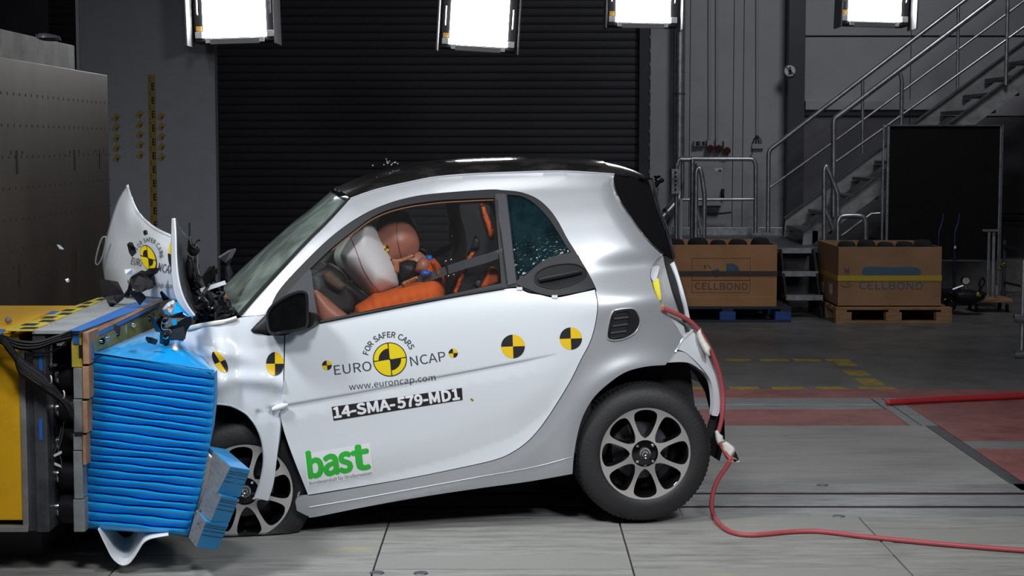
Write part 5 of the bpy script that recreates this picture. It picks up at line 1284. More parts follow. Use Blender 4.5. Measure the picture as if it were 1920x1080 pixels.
MB().hexa([sp(-8.5, 6.6), sp(-7, 8), sp(8.5, -6.6), sp(7, -8)], [sp(-8.5, 6.6) + Vector((0, .002, 0)), sp(-7, 8) + Vector((0, .002, 0)), sp(8.5, -6.6) + Vector((0, .002, 0)), sp(7, -8) + Vector((0, .002, 0))]).build('sign_bar', M_col, sg)
mb = MB().tube([sp(0, 2.5), sp(.2, -1.5)], .012, 6).tube([sp(.2, -1.5), sp(-2.4, -7)], .008, 6).tube([sp(.2, -1.5), sp(2.2, -7)], .008, 6).tube([sp(0, 2), sp(-2.6, -1)], .007, 6).tube([sp(0, 2), sp(2.6, -.6)], .007, 6).ell(tuple(sp(.2, 5)), .011, .006, .011, 10, 6)
mb.build('walker_symbol', M_blackmat, sg, smooth=50)
# ================================================================== PLATFORM, RAILINGS, STAIRS
pf = thing('platform', 'low grey landing platform with galvanised front steps between the cardboard boxes', 'platform', (2.2, 17.8, 0))
PZ = .62
box('deck', M_dsteel, pf, wx(1200), P(1535, 450, 17.2).x, 16.78, 19.1, PZ - .06, PZ, .004)
box('edge_beam', M_steel, pf, P(1262, 440, 18.95).x, P(1466, 440, 18.95).x, 18.9, 19.0, PZ, PZ + .09, .004)
box('fascia', M_walld, pf, wx(1200), P(1525, 480, 16.6).x, 16.80, 16.84, .0, PZ - .06)
xa, xb = P(1457, 470, 16.55).x, P(1524, 470, 16.55).x
for i in range(3):
    z = PZ - .205 * i; y = 16.56 - .26 * i
    tr = box('step', M_dsteel, pf, xa, xb, y - .06, y + .22, z - .05, z - .002, .004)
    box('nosing', M_steel, tr, xa, xb, y - .075, y - .06, z - .045, z + .006, .003)
for x in (xa + .015, xb - .015): MB().hexa([(x - .01, 15.9, 0), (x - .01, 16.6, 0), (x - .01, 16.6, PZ), (x - .01, 16.4, PZ)], [(x + .01, 15.9, 0), (x + .01, 16.6, 0), (x + .01, 16.6, PZ), (x + .01, 16.4, PZ)]).build('step_stringer', M_blackmat, pf)
def rail(name, label, cat, segs, base, r=.024, m=None):
    t = thing(name, label, cat, tuple(base))
    for i, (nm, pts, Y, rr_) in enumerate(segs):
        q = [P(x, y, Yk) for x, y, Yk in [(p[0], p[1], p[2] if len(p) > 2 else Y) for p in pts]]
        MB().tube(q, rr_ or r, 10).build(nm, m or M_steel, t, smooth=60)
    return t
Yp = 18.3
rail('platform_railing', 'galvanised tube railing around the platform in front of the wall cabinet', 'railing', [
    ('handrail', cr([(1271, 310), (1272, 300), (1280, 297.5)], 3) + [(1330, 298), (1405, 298)] + cr([(1405, 298), (1413, 300), (1417, 310)], 3)[1:] + [(1416.5, 437)], Yp, None),
    ('post', [(1268.5, 306), (1268.5, 445)], Yp, None), ('post', [(1279.5, 300), (1279, 373)], 18.6, .016), ('mid_rail', [(1278, 374.5), (1413, 373.5)], Yp, .018),
    ('post', [(1298.5, 298), (1297.5, 446)], 17.4, None),
    ('handrail', [(1276, 299), (1298, 299)], 17.6, None)], P(1340, 440, Yp))
rail('step_handrail', 'short sloping step handrail beside the platform railing, nearer the downpipe', 'handrail', [
    ('handrail', [(1304.5, 445), (1305, 325)] + cr([(1305, 325), (1308, 316), (1314, 320), (1319, 350), (1321, 366)], 4) + [(1320, 445)], 17.2, None), ('mid_rail', [(1305, 383), (1316, 440)], 17.2, .02)], P(1312, 445, 17.2))
rail('step_handrail', 'short sloping step handrail at the foot of the staircase', 'handrail', [
    ('handrail', [(1545.5, 452), (1545, 322)] + cr([(1545, 322), (1548, 312), (1553, 318), (1566, 350), (1571, 364)], 4) + [(1571.5, 410)], 16.9, None), ('mid_rail', [(1545.5, 388), (1563, 430)], 16.9, .02)], P(1550, 452, 16.9))
stc = thing('staircase', 'steel staircase with open treads rising behind the black panel', 'staircase', tuple(P(1500, 440, 17.7)))
YN, YFar = 17.15, 18.3
Sx = lambda px, Y: (px - 960) * Y / F
X0 = P(1473, 422, YFar).x; z0 = P(1473, 422, YFar).z; sl_ = .745
for i in range(15):
    x = X0 + i * .232; z = z0 + i * .232 * sl_
    box('tread', M_dsteel, stc, x, x + .29, YN + .04, YFar - .04, z - .035, z, .004)
def stringer(Y, dz, par):
    p = lambda dx, dzz: Vector((X0 - .02 + dx, Y, z0 + dx * sl_ + dzz))
    L = 4.2; MB().prism([p(0, -.12 + dz), p(L, -.12 + dz), p(L, .10 + dz), p(.02, .06 + dz)], [q + Vector((0, .02, 0)) for q in (p(0, -.12 + dz), p(L, -.12 + dz), p(L, .10 + dz), p(.02, .06 + dz))]).build('stringer', M_strip, par)
    MB().prism([p(0, .09 + dz) , p(L, .09 + dz), p(L, .105 + dz), p(0, .105 + dz)], [q + Vector((0, -.05, 0)) for q in (p(0, .09 + dz), p(L, .09 + dz), p(L, .105 + dz), p(0, .105 + dz))]).build('stringer_flange', M_dsteel, par)
stringer(YFar, -.02, stc); stringer(YN, -.10, stc)
box('stair_leg', M_dsteel, stc, Sx(1523, YN), Sx(1535, YN), YN, YN + .08, 0, z0, .004)
rail('stair_railing', 'inner galvanised stair railing on the wall side of the staircase', 'railing', [
    ('handrail', [(1440, 436), (1441, 292)] + cr([(1441, 292), (1443, 282), (1452, 274)], 4) + [(1803, 5), (1990, -136)], 18.35, None),
    ('mid_rail', [(1443, 352), (1563, 266), (1990, -50)], 18.35, .014), ('post', [(1617.5, 152), (1617, 288)], 18.35, .018), ('post', [(1797, 10), (1795, 174)], 18.35, .018)], P(1441, 436, 18.35))
rail('stair_railing', 'outer galvanised stair railing on the near side of the staircase', 'railing', [
    ('handrail', [(1563, 408), (1563, 232)] + cr([(1563, 232), (1565, 223), (1574, 216)], 4) + [(1805, 42), (1990, -98)], 17.1, .028),
    ('mid_rail', [(1568, 303), (1660, 238), (1990, 0)], 17.1, .014), ('post', [(1688, 138), (1691, 150), (1690, 236)], 17.1, .022), ('post', [(1890, -20), (1886, 160)], 17.1, .02)], P(1563, 408, 17.1))
ctl = thing('control_box', 'perforated grey control box with push buttons on the railing post', 'control box', tuple(P(1266, 365, 17.9)))
a, b = P(1257, 363, 17.9), P(1272, 317, 17.9); box('housing', M_boxgrey, ctl, a.x, b.x, 17.8, 17.95, a.z, b.z, .006)
for r in range(5):
    p = P(1266.5, 323 + r * 8, 17.8); MB().lathe(tuple(p), (0, -1, 0), [(0, .012), (.011, .012), (.012, 0)], 10).build('push_button', M_blackmat, ctl)
    for dx in (-6, -4):
        p = P(1266.5 + dx, 325 + r * 8, 17.8); MB().lathe(tuple(p), (0, -1, 0), [(0, .006), (.006, .006), (.006, 0)], 8).build('push_button', M_paper, ctl)
tube('post', M_steel, ctl, [P(1268, 363, 17.9), P(1268, 450, 17.9)], .018)
box('cover_strip', M_boxgrey, ctl, P(1274, 400, 17.9).x, P(1279, 400, 17.9).x, 17.86, 17.9, PZ, P(1275, 372, 17.9).z)
rail('cart_handle', 'galvanised loop handle of a cart standing behind the box with the yellow strap', 'cart', [
    ('handle_loop', [(1571, 582), (1571, 418)] + cr([(1571, 418), (1575, 408), (1586, 405), (1610, 405), (1620, 409), (1623, 418)], 4)[1:] + [(1623, 582)], 16.72, .026),
    ('side_arm', [(1578, 442), (1602, 424), (1634, 401), (1650, 400)], 16.8, .014)], FL(1597, 560))
tpd = thing('tripod_head', 'black tripod with a tilting head standing behind the car tail', 'tripod', tuple(P(1231, 560, 15.2)))
Yt = 15.2; p0 = P(1230.5, 352, Yt)
MB().tube([p0, Vector((p0.x, Yt, .55))], .016, 10).build('column', M_blackpl, tpd, smooth=60)
for a in (.4, 2.5, 4.6): MB().tube([Vector((p0.x, Yt, .75)), Vector((p0.x + .32 * math.cos(a), Yt + .32 * math.sin(a), .0))], .014, 8).build('leg', M_blackpl, tpd, smooth=60)
inflate('pan_head', M_blackpl, tpd, [(1216, 346), (1220, 341), (1228, 342), (1230, 338), (1236, 337), (1241, 333), (1246, 337), (1244, 342), (1237, 344), (1234, 350), (1226, 352), (1218, 350)], Yt, .05, step=3, edge=4)
inflate('camera_plate', M_blackpl, tpd, [(1224, 330), (1239, 329), (1238, 333), (1232, 335), (1231, 339), (1227, 339), (1228, 334)], Yt, .05, step=3, edge=3)
MB().lathe(tuple(P(1230.5, 351, Yt)), (0, 0, -1), [(.012, 0), (.028, .01), (.02, .035), (.016, .05)], 12).build('collar', M_strip, tpd, smooth=50)
# ================================================================== CARDBOARD BOXES ON PALLETS
M_cardA = M_card; M_cardB = mat('cardboard_right', (.30, .165, .088), .8, 0, var=.15, vscale=3)
def pallet(x0, x1, y0, y1, mblk, mbrd, label):
    t = thing('pallet', label, 'pallet', ((x0 + x1) / 2, (y0 + y1) / 2, 0), None); H = .144
    w = x1 - x0; d = y1 - y0
    for i in range(3):
        ya = y0 + (d - .1) * i / 2
        box('bottom_board', mbrd, t, x0, x1, ya, ya + .1, 0, .022, .002)
        for j in range(3):
            xa_ = x0 + (w - .145) * j / 2; box('block', mblk, t, xa_, xa_ + .145, ya, ya + .1, .022, .10, .003)
        xb_ = x0 + (w - .1) * i / 2; box('cross_board', mbrd, t, xb_, xb_ + .1, y0, y1, .10, .122, .002)
    for i in range(5):
        ya = y0 + (d - .12) * i / 4; box('top_board', mbrd, t, x0, x1, ya, ya + .12, .122, H, .002)
    return H
def carton(x0, x1, y0, y1, z0, z1, label, mstrap, strapz, sname, lumps, lumplabel, names):
    t = thing('cardboard_box', label, 'box', ((x0 + x1) / 2, (y0 + y1) / 2, z0)); th = .012; M_card = M_cardA if x0 < 2.6 else M_cardB
    box('front_wall', M_card, t, x0, x1, y0, y0 + th, z0, z1, .002); box('back_wall', M_card, t, x0, x1, y1 - th, y1, z0, z1, .002)
    box('side_wall', M_card, t, x0, x0 + th, y0 + th, y1 - th, z0, z1); box('side_wall', M_card, t, x1 - th, x1, y0 + th, y1 - th, z0, z1)
    box('bottom', M_card, t, x0, x1, y0, y1, z0, z0 + th)
    s_ = MB().box(x0 - .004, x1 + .004, y0 - .005, y0 - .001, strapz, strapz + .048).box(x0 - .005, x0 - .001, y0, y1, strapz, strapz + .048).box(x1 + .001, x1 + .005, y0, y1, strapz, strapz + .048).build('strap', mstrap, t)
    for k, (cx_, r) in enumerate(lumps):
        def f(d, kk=k):
            sx_ = math.hypot(d.x, d.y); q = sx_ ** .38 / sx_ if sx_ > 1e-4 else 1
            return Vector((d.x * q * (1 + .03 * math.sin(9 * d.z + kk)), d.y * q, math.copysign(abs(d.z) ** .55, d.z)))
        lo = MB().ell((cx_, y0 + .26, z1 - .245), r, .235, .285 + .012 * math.sin(k * 2), 18, 12, f).build('foam_roll', M_foam, None, smooth=70)
        lo['label'] = lumplabel + ', ' + names[k]; lo['category'] = 'foam roll'; lo['group'] = 'black foam rolls in the cardboard boxes'
    return t
def front_text(par, m, y, vf, name):
    mb = MB(); mb.add([P(q[0], q[1], y) for q in vf[0]], vf[1]); return mb.build(name, m, par)
BYf = 15.62; x0, x1 = P(1247, 500, BYf).x, P(1457, 500, BYf).x; zt, zb = P(1350, 459, BYf).z, .144
xp = P(1484, 600, BYf - .08).x
pallet(P(1250, 600, BYf - .08).x - .02, xp, BYf - .06, BYf + 1.0, M_pblue, mat('dark_pallet_paint', (.014, .02, .032), .6), 'dark pallet with blue blocks under the box nearest the car')
nm5 = ['first from the car tail', 'second from the car tail', 'middle one of five', 'fourth from the car tail', 'last one by the steps']
lw5 = [(P(x, 450, BYf + .25).x, r) for x, r in [(1266, .10), (1309, .105), (1347, .085), (1384, .10), (1426, .098)]]
bx1 = carton(x0, x1, BYf, BYf + .95, zb, zt, 'brown cardboard box with a framed printed logo and a dark strap', M_dkstrap, P(1300, 518, BYf).z, 'strap', lw5, 'black foam roll in the box with the framed logo', nm5)
yt = BYf - .0015
def frame(par, x0, y0, x1, y1, y, m, t=.0035):
    k_ = y / F; a, b = P(x0, y1, y), P(x1, y0, y); mb = MB()
    mb.box(a.x, b.x, y, y + .001, a.z, a.z + t * 1).box(a.x, b.x, y, y + .001, b.z - t, b.z).box(a.x, a.x + t, y, y + .001, a.z, b.z).box(b.x - t, b.x, y, y + .001, a.z, b.z); return mb.build('printed_frame', m, par)
frame(bx1, 1297, 484, 1407, 549, yt, M_print); frame(bx1, 1297, 525, 1407, 526, yt, M_print)
front_text(bx1, M_print, yt, lay('CELLBOND', (1303, 542.5), (1402, 543.5), 12.5), 'printed_name')
def poly(par, m, pts, y, name): return MB().prism([P(a, b, y) for a, b in pts], [P(a, b, y + .001) for a, b in pts]).build(name, m, par)
poly(bx1, M_printb, [(1362, 494), (1375, 494), (1384, 500), (1388, 511), (1386, 519), (1376, 512), (1362, 510)], yt, 'printed_emblem')
poly(bx1, M_printb, [(1334, 507), (1348, 504), (1349, 516), (1343, 521), (1336, 517)], yt, 'printed_emblem')
poly(bx1, M_print, [(1319, 499), (1323, 496), (1324, 506), (1321, 502)], yt, 'printed_emblem')
poly(bx1, M_print, [(1325, 496), (1326.5, 496), (1334, 503), (1333, 504)], yt, 'printed_emblem')
a, b = P(1252, 576.5, BYf), P(1456, 556, BYf); box('bottom_flap', M_card, bx1, a.x, b.x, BYf - .006, BYf, a.z, b.z, .002)
B2 = 15.55; x0, x1 = P(1572, 500, B2).x, P(1765.5, 500, B2).x; zt = P(1660, 463, B2).z
pallet(P(1567, 603, B2 - .06).x, P(1785, 603, B2 - .06).x, B2 - .06, B2 + 1.1, M_wood, M_wood, 'raw wooden pallet under the box with the yellow strap')
nm6 = ['first from the paper labels', 'second from the paper labels', 'middle one of five', 'fourth from the paper labels', 'last one by the black panel']
lw6 = [(P(x, 450, B2 + .25).x, r) for x, r in [(1588, .088), (1625, .088), (1661, .085), (1697, .09), (1732, .085)]]
bx2 = carton(x0, x1, B2, B2 + 1.08, .144, zt, 'brown cardboard box with a yellow strap and a painted out blue logo', M_yelstrap, P(1650, 526.5, B2).z, 'strap', lw6, 'black foam roll in the box with the yellow strap', nm6)
yt = B2 - .0015
front_text(bx2, M_printb, yt, lay('CELLBOND', (1611, 542), (1730, 543), 14), 'printed_name')
poly(bx2, M_printb, [(p.x, p.y) for p in outline([(1616, 510), (1622, 501), (1645, 500), (1675, 501), (1700, 500), (1722, 503), (1727, 511), (1720, 517), (1700, 516), (1672, 518), (1645, 516), (1622, 517)], 5, 80)], yt, 'painted_logo')
for pts in [[(1584, 512), (1588, 508), (1591, 502), (1590, 509), (1586, 516)], [(1586, 518), (1592, 517), (1591, 508)], [(1583, 505), (1587, 503), (1584, 509), (1590, 506)], [(1576, 533), (1582, 537), (1592, 537), (1599, 533)], [(1589, 526), (1594, 528), (1590, 533), (1588, 530)]]:
    MB().tube([P(x, y, yt) for x, y in cr(pts, 3)], .0025, 5).build('scribble', M_print, bx2, smooth=60)
for (ya, yb, za, zb2) in [(.28, .42, P(1545, 549, 16.0).z, P(1545, 530, 16.0).z), (.72, .86, P(1534, 548, 16.3).z, P(1534, 529, 16.3).z)]:
    box('paper_label', M_paper, bx2, x0 - .003, x0 - .001, B2 + ya, B2 + yb, za, zb2)
# ================================================================== BLACK PANEL, TROLLEYS AND SMALL THINGS ON THE FAR FLOOR
PY_ = 16.9
pn = thing('black_panel', 'tall black screen panel in an aluminium frame in front of the stairs', 'panel', tuple(P(1768, 560, PY_ )))
pn.location.z = 0
def pzz(py): return P(960, py, PY_).z
def pxx(px): return P(px, 400, PY_).x
box('sheet', M_panelblk, pn, pxx(1664), pxx(1873), PY_, PY_ + .02, pzz(487), pzz(237), .002)
for a, b, y0_, z0_ in [(1654.5, 1657.5, .05, 0), (1661, 1665, 0, 0), (1871, 1875, 0, 0), (1877, 1880, .05, 0)]:
    box('frame_post', M_steel, pn, pxx(a), pxx(b), PY_ - .02 + y0_, PY_ + .02 + y0_, z0_, pzz(234), .003)
box('frame_rail', M_dsteel, pn, pxx(1661), pxx(1875), PY_ - .02, PY_ + .02, pzz(237), pzz(234), .002)
box('frame_rail', M_dsteel, pn, pxx(1661), pxx(1875), PY_ - .01, PY_ + .03, pzz(490), pzz(487), .002)
Yd = 16.3
ts = thing('dolly_stand', 'T shaped aluminium stand on a wooden dolly with casters beside the black panel', 'stand', tuple(FL(1862, 585)))
dY = FL(1862, 586).y
a, b = P(1826, 567, dY), P(1898, 560, dY); box('dolly_board', M_wood, ts, a.x, b.x, dY - .02, dY + .33, a.z, b.z, .003)
top = P(1864, 432, dY + .2)
box('post', M_steel, ts, P(1861, 500, dY).x, P(1866, 500, dY).x, dY + .18, dY + .21, b.z, top.z, .003)
box('post', M_strip, ts, P(1871, 500, dY).x, P(1876, 500, dY).x, dY + .2, dY + .23, b.z, top.z, .003)
box('cross_bar', M_steel, ts, P(1851, 500, dY).x, P(1880, 500, dY).x, dY + .17, dY + .23, top.z - .01, top.z + .01, .003)
box('bracket', M_strip, ts, P(1874, 500, dY).x, P(1878, 500, dY).x, dY + .1, dY + .17, P(0, 555, dY).z, P(0, 538, dY).z, .003)
for px in (1833, 1890):
    for yy in (.03, .29):
        p = P(px, 579, dY); ck = MB().tube([Vector((p.x, dY + yy, a.z)), Vector((p.x, dY + yy, .08))], .012, 6).build('caster', M_steel, ts, smooth=50)
        MB().lathe((p.x - .012, dY + yy, .040), (1, 0, 0), [(0, 0), (.03, 0), (.04, .004), (.04, .02), (.03, .024), (0, .024)], 16).build('caster_wheel', M_blackpl, ck, smooth=40)
ht = thing('hand_truck', 'dark blue tubular hand truck beside the box with the yellow strap', 'hand truck', tuple(FL(1780, 590)))
hY = FL(1780, 590).y + .2
M_navy = mat('navy_paint', (.010, .014, .05), .35)
for px, sxx in ((1760, 1), (1790, 1)):
    MB().tube([P(x, y, hY) for x, y in cr([(px + 9, 400), (px + 7, 416), (px + 1, 434), (px, 446)], 4)] + [P(px - 1, 545, hY)], .014, 8).build('side_tube', M_navy, ht, smooth=60)
box('tube_clip', M_paper, ht, P(1788, 463, hY).x, P(1792, 463, hY).x, hY - .02, hY + .01, P(0, 466, hY).z, P(0, 461, hY).z, .002)
box('toe_plate', M_navy, ht, P(1756, 540, hY).x, P(1806, 540, hY).x, hY - .12, hY + .05, P(0, 546, hY).z, P(0, 541, hY).z, .003)
MB().tube([P(1786, 543, hY - .1), P(1800, 538, hY - .1), P(1806, 536, hY - .1)], .012, 6).build('foot_bar', M_steel, ht, smooth=50)
for px in (1768, 1776):
    p = P(px, 569, hY - .1); w_ = MB().lathe((p.x, hY - .1, .10), (.3, -1, 0), [(.02, 0), (.05, 0), (.07, .01), (.10, .008), (.105, -.01), (.10, -.04)], 24).build('wheel', M_blackpl, ht, smooth=50)
    MB().lathe((p.x, hY - .1, .10), (.3, -1, 0), [(.042, .004), (.046, .010), (.05, .004)], 20).build('wheel_ring', M_chrome, w_, smooth=50)
pg = thing('pressure_gauge', 'round white pressure gauge on a black inflator beside the hand truck', 'gauge', tuple(FL(1811, 588)))
gY = FL(1811, 588).y - .12; gp = P(1811, 526, gY)
MB().lathe(tuple(gp), (0, -1, 0), [(0, .004), (.036, .004), (.036, .012), (.042, .012), (.043, -.03), (0, -.03)], 24).build('gauge_case', M_blackpl, pg, smooth=40)
MB().lathe(tuple(gp), (0, -1, 0), [(0, .006), (.035, .006), (.035, .004)], 24).build('dial', M_paper, pg, smooth=40)
MB().box(gp.x - .002, gp.x + .002, gY - .009, gY - .007, gp.z - .004, gp.z + .026).build('needle', M_blackmat, pg)
MB().tube([gp + Vector((0, 0, -.04)), P(1812, 545, gY), P(1812, 552, gY)], .012, 8).build('stem', M_chrome, pg, smooth=50)
inflate('inflator_body', M_blackpl, pg, [(1785, 548), (1800, 542), (1822, 543), (1840, 550), (1848, 558), (1836, 566), (1810, 572), (1790, 566)], gY, .12, step=5)
MB().tube([P(x, y, gY - .1) for x, y in cr([(1832, 548), (1838, 540), (1836, 532), (1842, 520), (1846, 530), (1838, 545), (1850, 552)], 4)], .009, 6).build('air_hose', M_cblack, pg, smooth=60)
inflate('yellow_tool', M_yelstrap, pg, [(1829, 548), (1834, 546), (1838, 552), (1848, 553), (1848, 555), (1836, 556), (1831, 555)], gY - .15, .012, edge=3, step=3)
bt = thing('barrier_tape_rail', 'two dark horizontal barrier bars beyond the dolly stand', 'barrier bars', tuple(P(1900, 480, 18.2)))
bt.location.z = 0
for y0_, y1_ in [(458, 466), (573 - 46, 536)]:
    MB().hexa([P(1882, y0_, 18.2), P(1990, y0_ + (y1_ - y0_) * 2.6, 18.2), P(1990, y0_ + (y1_ - y0_) * 2.6 + 5, 18.2), P(1882, y0_ + 5, 18.2)], [P(1882, y0_, 18.22), P(1990, y0_ + (y1_ - y0_) * 2.6, 18.22), P(1990, y0_ + (y1_ - y0_) * 2.6 + 5, 18.22), P(1882, y0_ + 5, 18.22)]).build('bar', M_blackmat, bt)
MB().tube([P(1884, 450, 18.25), Vector((P(1884, 450, 18.25).x, 18.25, 0))], .02, 8).build('post', M_dsteel, bt, smooth=50)
for y0_ in (391 + 10, 414):
    MB().tube([P(1880, y0_ + 90 - 90, 18.9), P(1990, y0_ + 2, 18.9)], .012, 6).build('cable', M_blackpl, bt, smooth=50)
inflate('yellow_bracket', M_yelstrap, bt, [(1872, 504), (1878, 496), (1884, 490), (1885, 494), (1879, 501), (1876, 506)], 16.4, .012, edge=3, step=3)
pp = thing('pipe_frame', 'galvanised pipe frame whose open pipe ends reach in at the picture edge', 'pipe frame', tuple(FL(1925, 672)))
pY = FL(1910, 672).y
for py in (597.5, 664):
    a = P(1901, py, pY); z_ = max(a.z, .034); MB().lathe((a.x, pY, z_), (1, 0, 0), [(.026, .01), (.026, 0), (.034, 0), (.034, .5)], 18).build('pipe', M_steel, pp, smooth=40)
MB().tube([Vector((P(1921, 600, pY).x, pY + .05, 0)), Vector((P(1921, 600, pY).x, pY + .05, .75))], .02, 8).build('upright', M_steel, pp, smooth=50)
# ================================================================== HOSES AND CABLES
rc = thing('red_cable', 'red cable hanging from the car tail and snaking over the grey planks', 'cable', tuple(FL(1400, 1003)))
def cabY(px, py): return 7.62 if py < 640 else 7.55
pts = []
for x, y in cr([(1243, 578), (1262, 586), (1280, 594), (1298, 606), (1312, 622), (1328, 648), (1342, 680), (1352, 715), (1356, 750), (1353, 785), (1346, 812)], 5):
    s_b = surf(x, y, .022, Wbum); pts.append(s_b if y < 770 else Vector(pts[-1]) * 0 + P(x, y, pts[-1].y))
MB().tube(pts, .0105, 8).build('cable_run', M_redc, rc, smooth=60)
yk = pts[-1].y
MB().tube([P(x, y, yk - (y - 812) * .0018) for x, y in cr([(1346, 812), (1352, 835), (1362, 852), (1371, 862)], 4)], .009, 8).build('cable_run', M_redc, rc, smooth=60)
lo_ = [(1369, 864), (1362, 876), (1348, 896), (1338, 920), (1334, 945), (1337, 965)]
q = [P(x, y, yk - .10 - i * .025) for i, (x, y) in enumerate(cr(lo_, 4))]
q = []
L_ = cr(lo_, 4)
for i, (x, y) in enumerate(L_): 
    t = i / (len(L_) - 1); q.append(P(x, y, (yk - .1) * (1 - t) + t * FL(1337, 965, .012).y))
fl_ = [FL(x, y, .0105) for x, y in cr([(1345, 979), (1362, 993), (1385, 1001), (1410, 1003), (1440, 1001), (1470, 998), (1505, 996), (1545, 997), (1620, 1006), (1700, 1014), (1800, 1023), (1930, 1033), (2100, 1044), (2350, 1050)], 5)]
MB().tube(q + fl_, .0105, 8).build('cable_run', M_redc, rc, smooth=60)
def tp_(pts, Y): inflate('tape_wrap', M_tape, rc, pts, Y, .02, edge=5, step=3, wob=.06, corner=50)
tp_([(1309, 615), (1314, 615), (1322, 636), (1332, 652), (1331, 660), (1333, 670), (1329, 671), (1318, 656), (1307, 634), (1306, 622)], surf(1320, 645, .03, Wbum).y)
tp_([(1340, 808), (1346, 806), (1351, 814), (1356, 817), (1356, 823), (1360, 826), (1353, 832), (1346, 836), (1341, 822)], yk - .02)
tp_([(1352, 831), (1362, 827), (1376, 838), (1379, 845), (1372, 858), (1364, 864), (1360, 858), (1355, 846)], yk - .05)
inflate('cable_fork', M_cblack, rc, [(1373, 860), (1379, 846), (1386, 863), (1377, 866)], yk - .06, .012, edge=3, step=3)
plate('paper_tag', M_tape, rc, [(1371, 863), (1387, 863), (1386, 866), (1374, 867)], yk - .06, .002); plate('copper_strand', M_skin2, rc, [(1373, 856), (1384, 862), (1374, 861)], yk - .08, .003)
h2 = MB().tube([FL(x, y, .02) for x, y in cr([(1660, 754), (1685, 753), (1720, 751), (1780, 748), (1850, 745), (1935, 741), (2300, 722)], 5)], [.004] + [.02] * 30, 8).build('red_hose', mat('red_hose', (.45, .03, .04), .45), None, smooth=60)
tag(h2, 'bright red hose lying across the red painted floor', 'hose')
# ================================================================== FLYING DEBRIS
def shard(pts, Y, t, m, label, cat='debris', dep=None, grp='fragments thrown up by the crash'):
    n = len(pts); rj_ = random.Random(int(pts[0][0])); Ys = [Y + rj_.uniform(-.04, .04) * (1 if dep is None else dep) for _ in pts]
    o = plate('plastic_shard', m, None, pts, Ys, t); return tag(o, label, cat, grp)
big = shard([(187, 523), (204, 525), (221, 528), (233, 551), (226, 563), (206, 561), (193, 557)], 7.35, .012, M_blackpl, 'largest dark plastic shard below the far edge of the bonnet')
shard([(200, 565), (215, 562), (232, 560), (220, 570), (207, 577)], 7.3, .02, M_blackpl, 'black shard hanging under the largest dark shard')
shard([(243, 523), (262, 512), (285, 518), (288, 538), (264, 549), (246, 540)], 7.22, .02, M_blackpl, 'wide black lamp fragment in front of the bonnet logo')
shard([(264, 515), (280, 503), (299, 502), (292, 511), (277, 518)], 7.05, .012, M_blackgloss, 'black shard covering the lower edge of the bonnet logo')
shard([(242, 550), (262, 547), (274, 559), (262, 573), (254, 562)], 7.2, .012, M_blackpl, 'dark angular shard just above the grey top plate')
shard([(277, 520), (286, 527), (289, 536), (282, 540), (272, 533)], 7.0, .01, M_blackpl, 'hooked black shard below the lettering of the bonnet')
shard([(238, 458), (244, 459), (248, 467), (252, 478), (247, 482), (242, 474)], 7.15, .014, M_blackpl, 'slim black shard flying before the middle of the bonnet')
shard([(268, 434), (272, 431), (274, 438), (270, 441)], 7.1, .008, M_blackpl, 'tiny black shard near the top edge of the bonnet')
shard([(232, 556), (240, 545), (244, 530), (249, 545), (240, 560)], 7.2, .012, M_blackpl, 'black splinter between the two largest shards')
shard([(303, 545), (310, 552), (318, 560), (309, 561)], 6.8, .01, M_blackpl, 'pointed black splinter above the barrier mounting flange')
shard([(233, 505), (248, 503), (258, 508), (248, 515), (235, 514)], 7.12, .003, M_lens, 'pale translucent lens scrap in front of the bonnet')
shard([(274, 631), (285, 633), (296, 637), (293, 642), (278, 638)], 6.55, .01, M_blackpl, 'short black bar lying on the blue barrier top')
shard([(215, 608), (226, 612), (231, 620), (222, 624), (217, 616)], 6.5, .008, M_greypl, 'dark leaf shaped shard in front of the olive flange')
shard([(108, 458), (114, 461), (120, 467), (113, 466)], 7.0, .004, M_white, 'small white sliver flying before the rusty steel face')
shard([(123, 526), (129, 524), (131, 528), (126, 530)], 7.0, .006, M_white, 'small white crumb flying below the white sliver')
shard([(411, 484), (432, 471), (443, 468), (436, 482), (429, 500), (422, 492)], 7.25, .008, M_greypl, 'grey plate with holes flying in front of the windscreen')
shard([(424, 500), (431, 496), (437, 512), (430, 527), (425, 520)], 7.2, .01, M_blackpl, 'black shard against the lower windscreen edge')
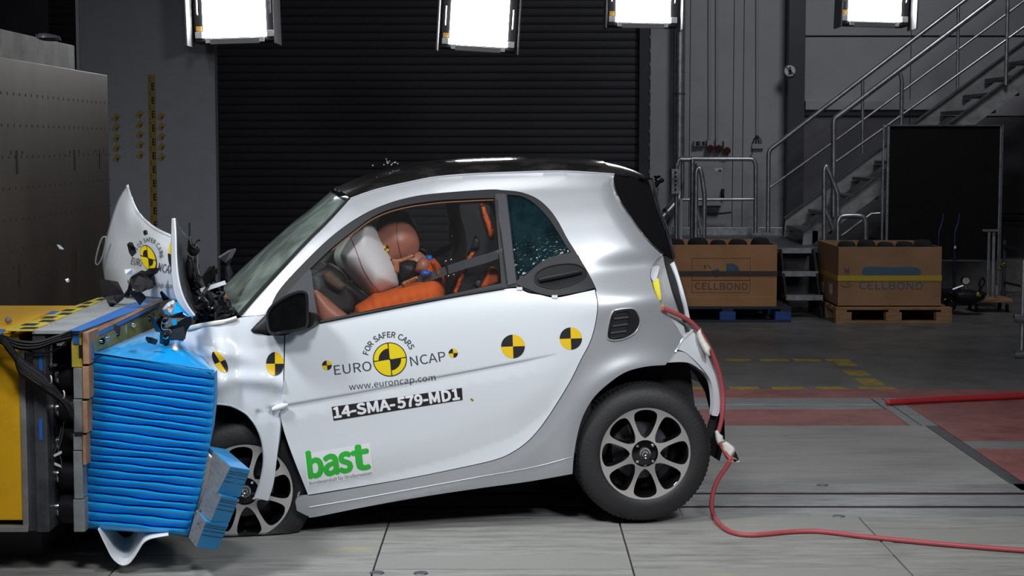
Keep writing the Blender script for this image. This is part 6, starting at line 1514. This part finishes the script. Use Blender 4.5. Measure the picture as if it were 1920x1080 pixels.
shard([(378, 520), (392, 500), (402, 498), (406, 507), (396, 528), (384, 534)], 7.12, .012, M_blackpl, 'black folded shard to the rear of the bonnet fold')
shard([(398, 528), (405, 505), (410, 503), (407, 530)], 7.1, .01, M_blackpl, 'narrow black shard beside the folded black shard')
w1 = MB().tube([P(x, y, 8.0) for x, y in outline([(191, 447), (199, 444), (197, 462), (190, 486), (183, 497), (179, 492), (183, 470)], 3, 80)], .004, 6, closed=True).build('wire_loop', M_strip, None, smooth=60)
tag(w1, 'thin bent wire loop flying off the far bonnet corner', 'wire', 'fragments thrown up by the crash')
lt = thing('latch', 'metal bonnet latch with an upright rod behind the bonnet fold', 'latch', tuple(P(364, 485, 7.12)))
MB().tube([P(355, 418, 7.1), P(355.5, 446, 7.1), P(357, 462, 7.1)], .004, 6).build('rod', M_blackpl, lt, smooth=50)
inflate('latch_body', M_blackpl, lt, [(353, 450), (362, 456), (372, 460), (376, 470), (368, 480), (358, 480), (351, 470)], 7.12, .03, edge=6, step=4)
MB().tube([P(x, y, 7.07) for x, y in [(356, 444), (359, 457), (366, 461), (370, 452), (375, 450)]], .0045, 6).build('latch_plate', M_chrome, lt, smooth=50)
MB().tube([P(371, 478, 7.1), P(370, 500, 7.1), P(374, 515, 7.1)], .003, 6).build('spring', M_strip, lt, smooth=50)
inflate('latch_block', M_blackpl, lt, [(352, 478), (362, 484), (366, 505), (360, 530), (350, 520), (348, 495)], 7.15, .03, edge=6, step=4)
rg = random.Random(9)
for k in range(14):
    x = 735 + rg.gauss(0, 16); y = 306 + rg.gauss(0, 4) - (x - 735) * .12; p = P(x, min(y, 318), 7.7)
    o = MB().add([p + Vector(v) * rg.uniform(.7, 1.3) for v in ((.004, 0, 0), (-.003, .002, 0), (0, -.003, .004), (0, .002, -.004))], [(0, 1, 2), (0, 2, 3), (0, 3, 1), (1, 3, 2)]).build('glass_crumb', M_white, None)
    tag(o, 'tiny glass crumb flying above the front of the black car roof', 'glass crumb', 'glass crumbs above the car roof')
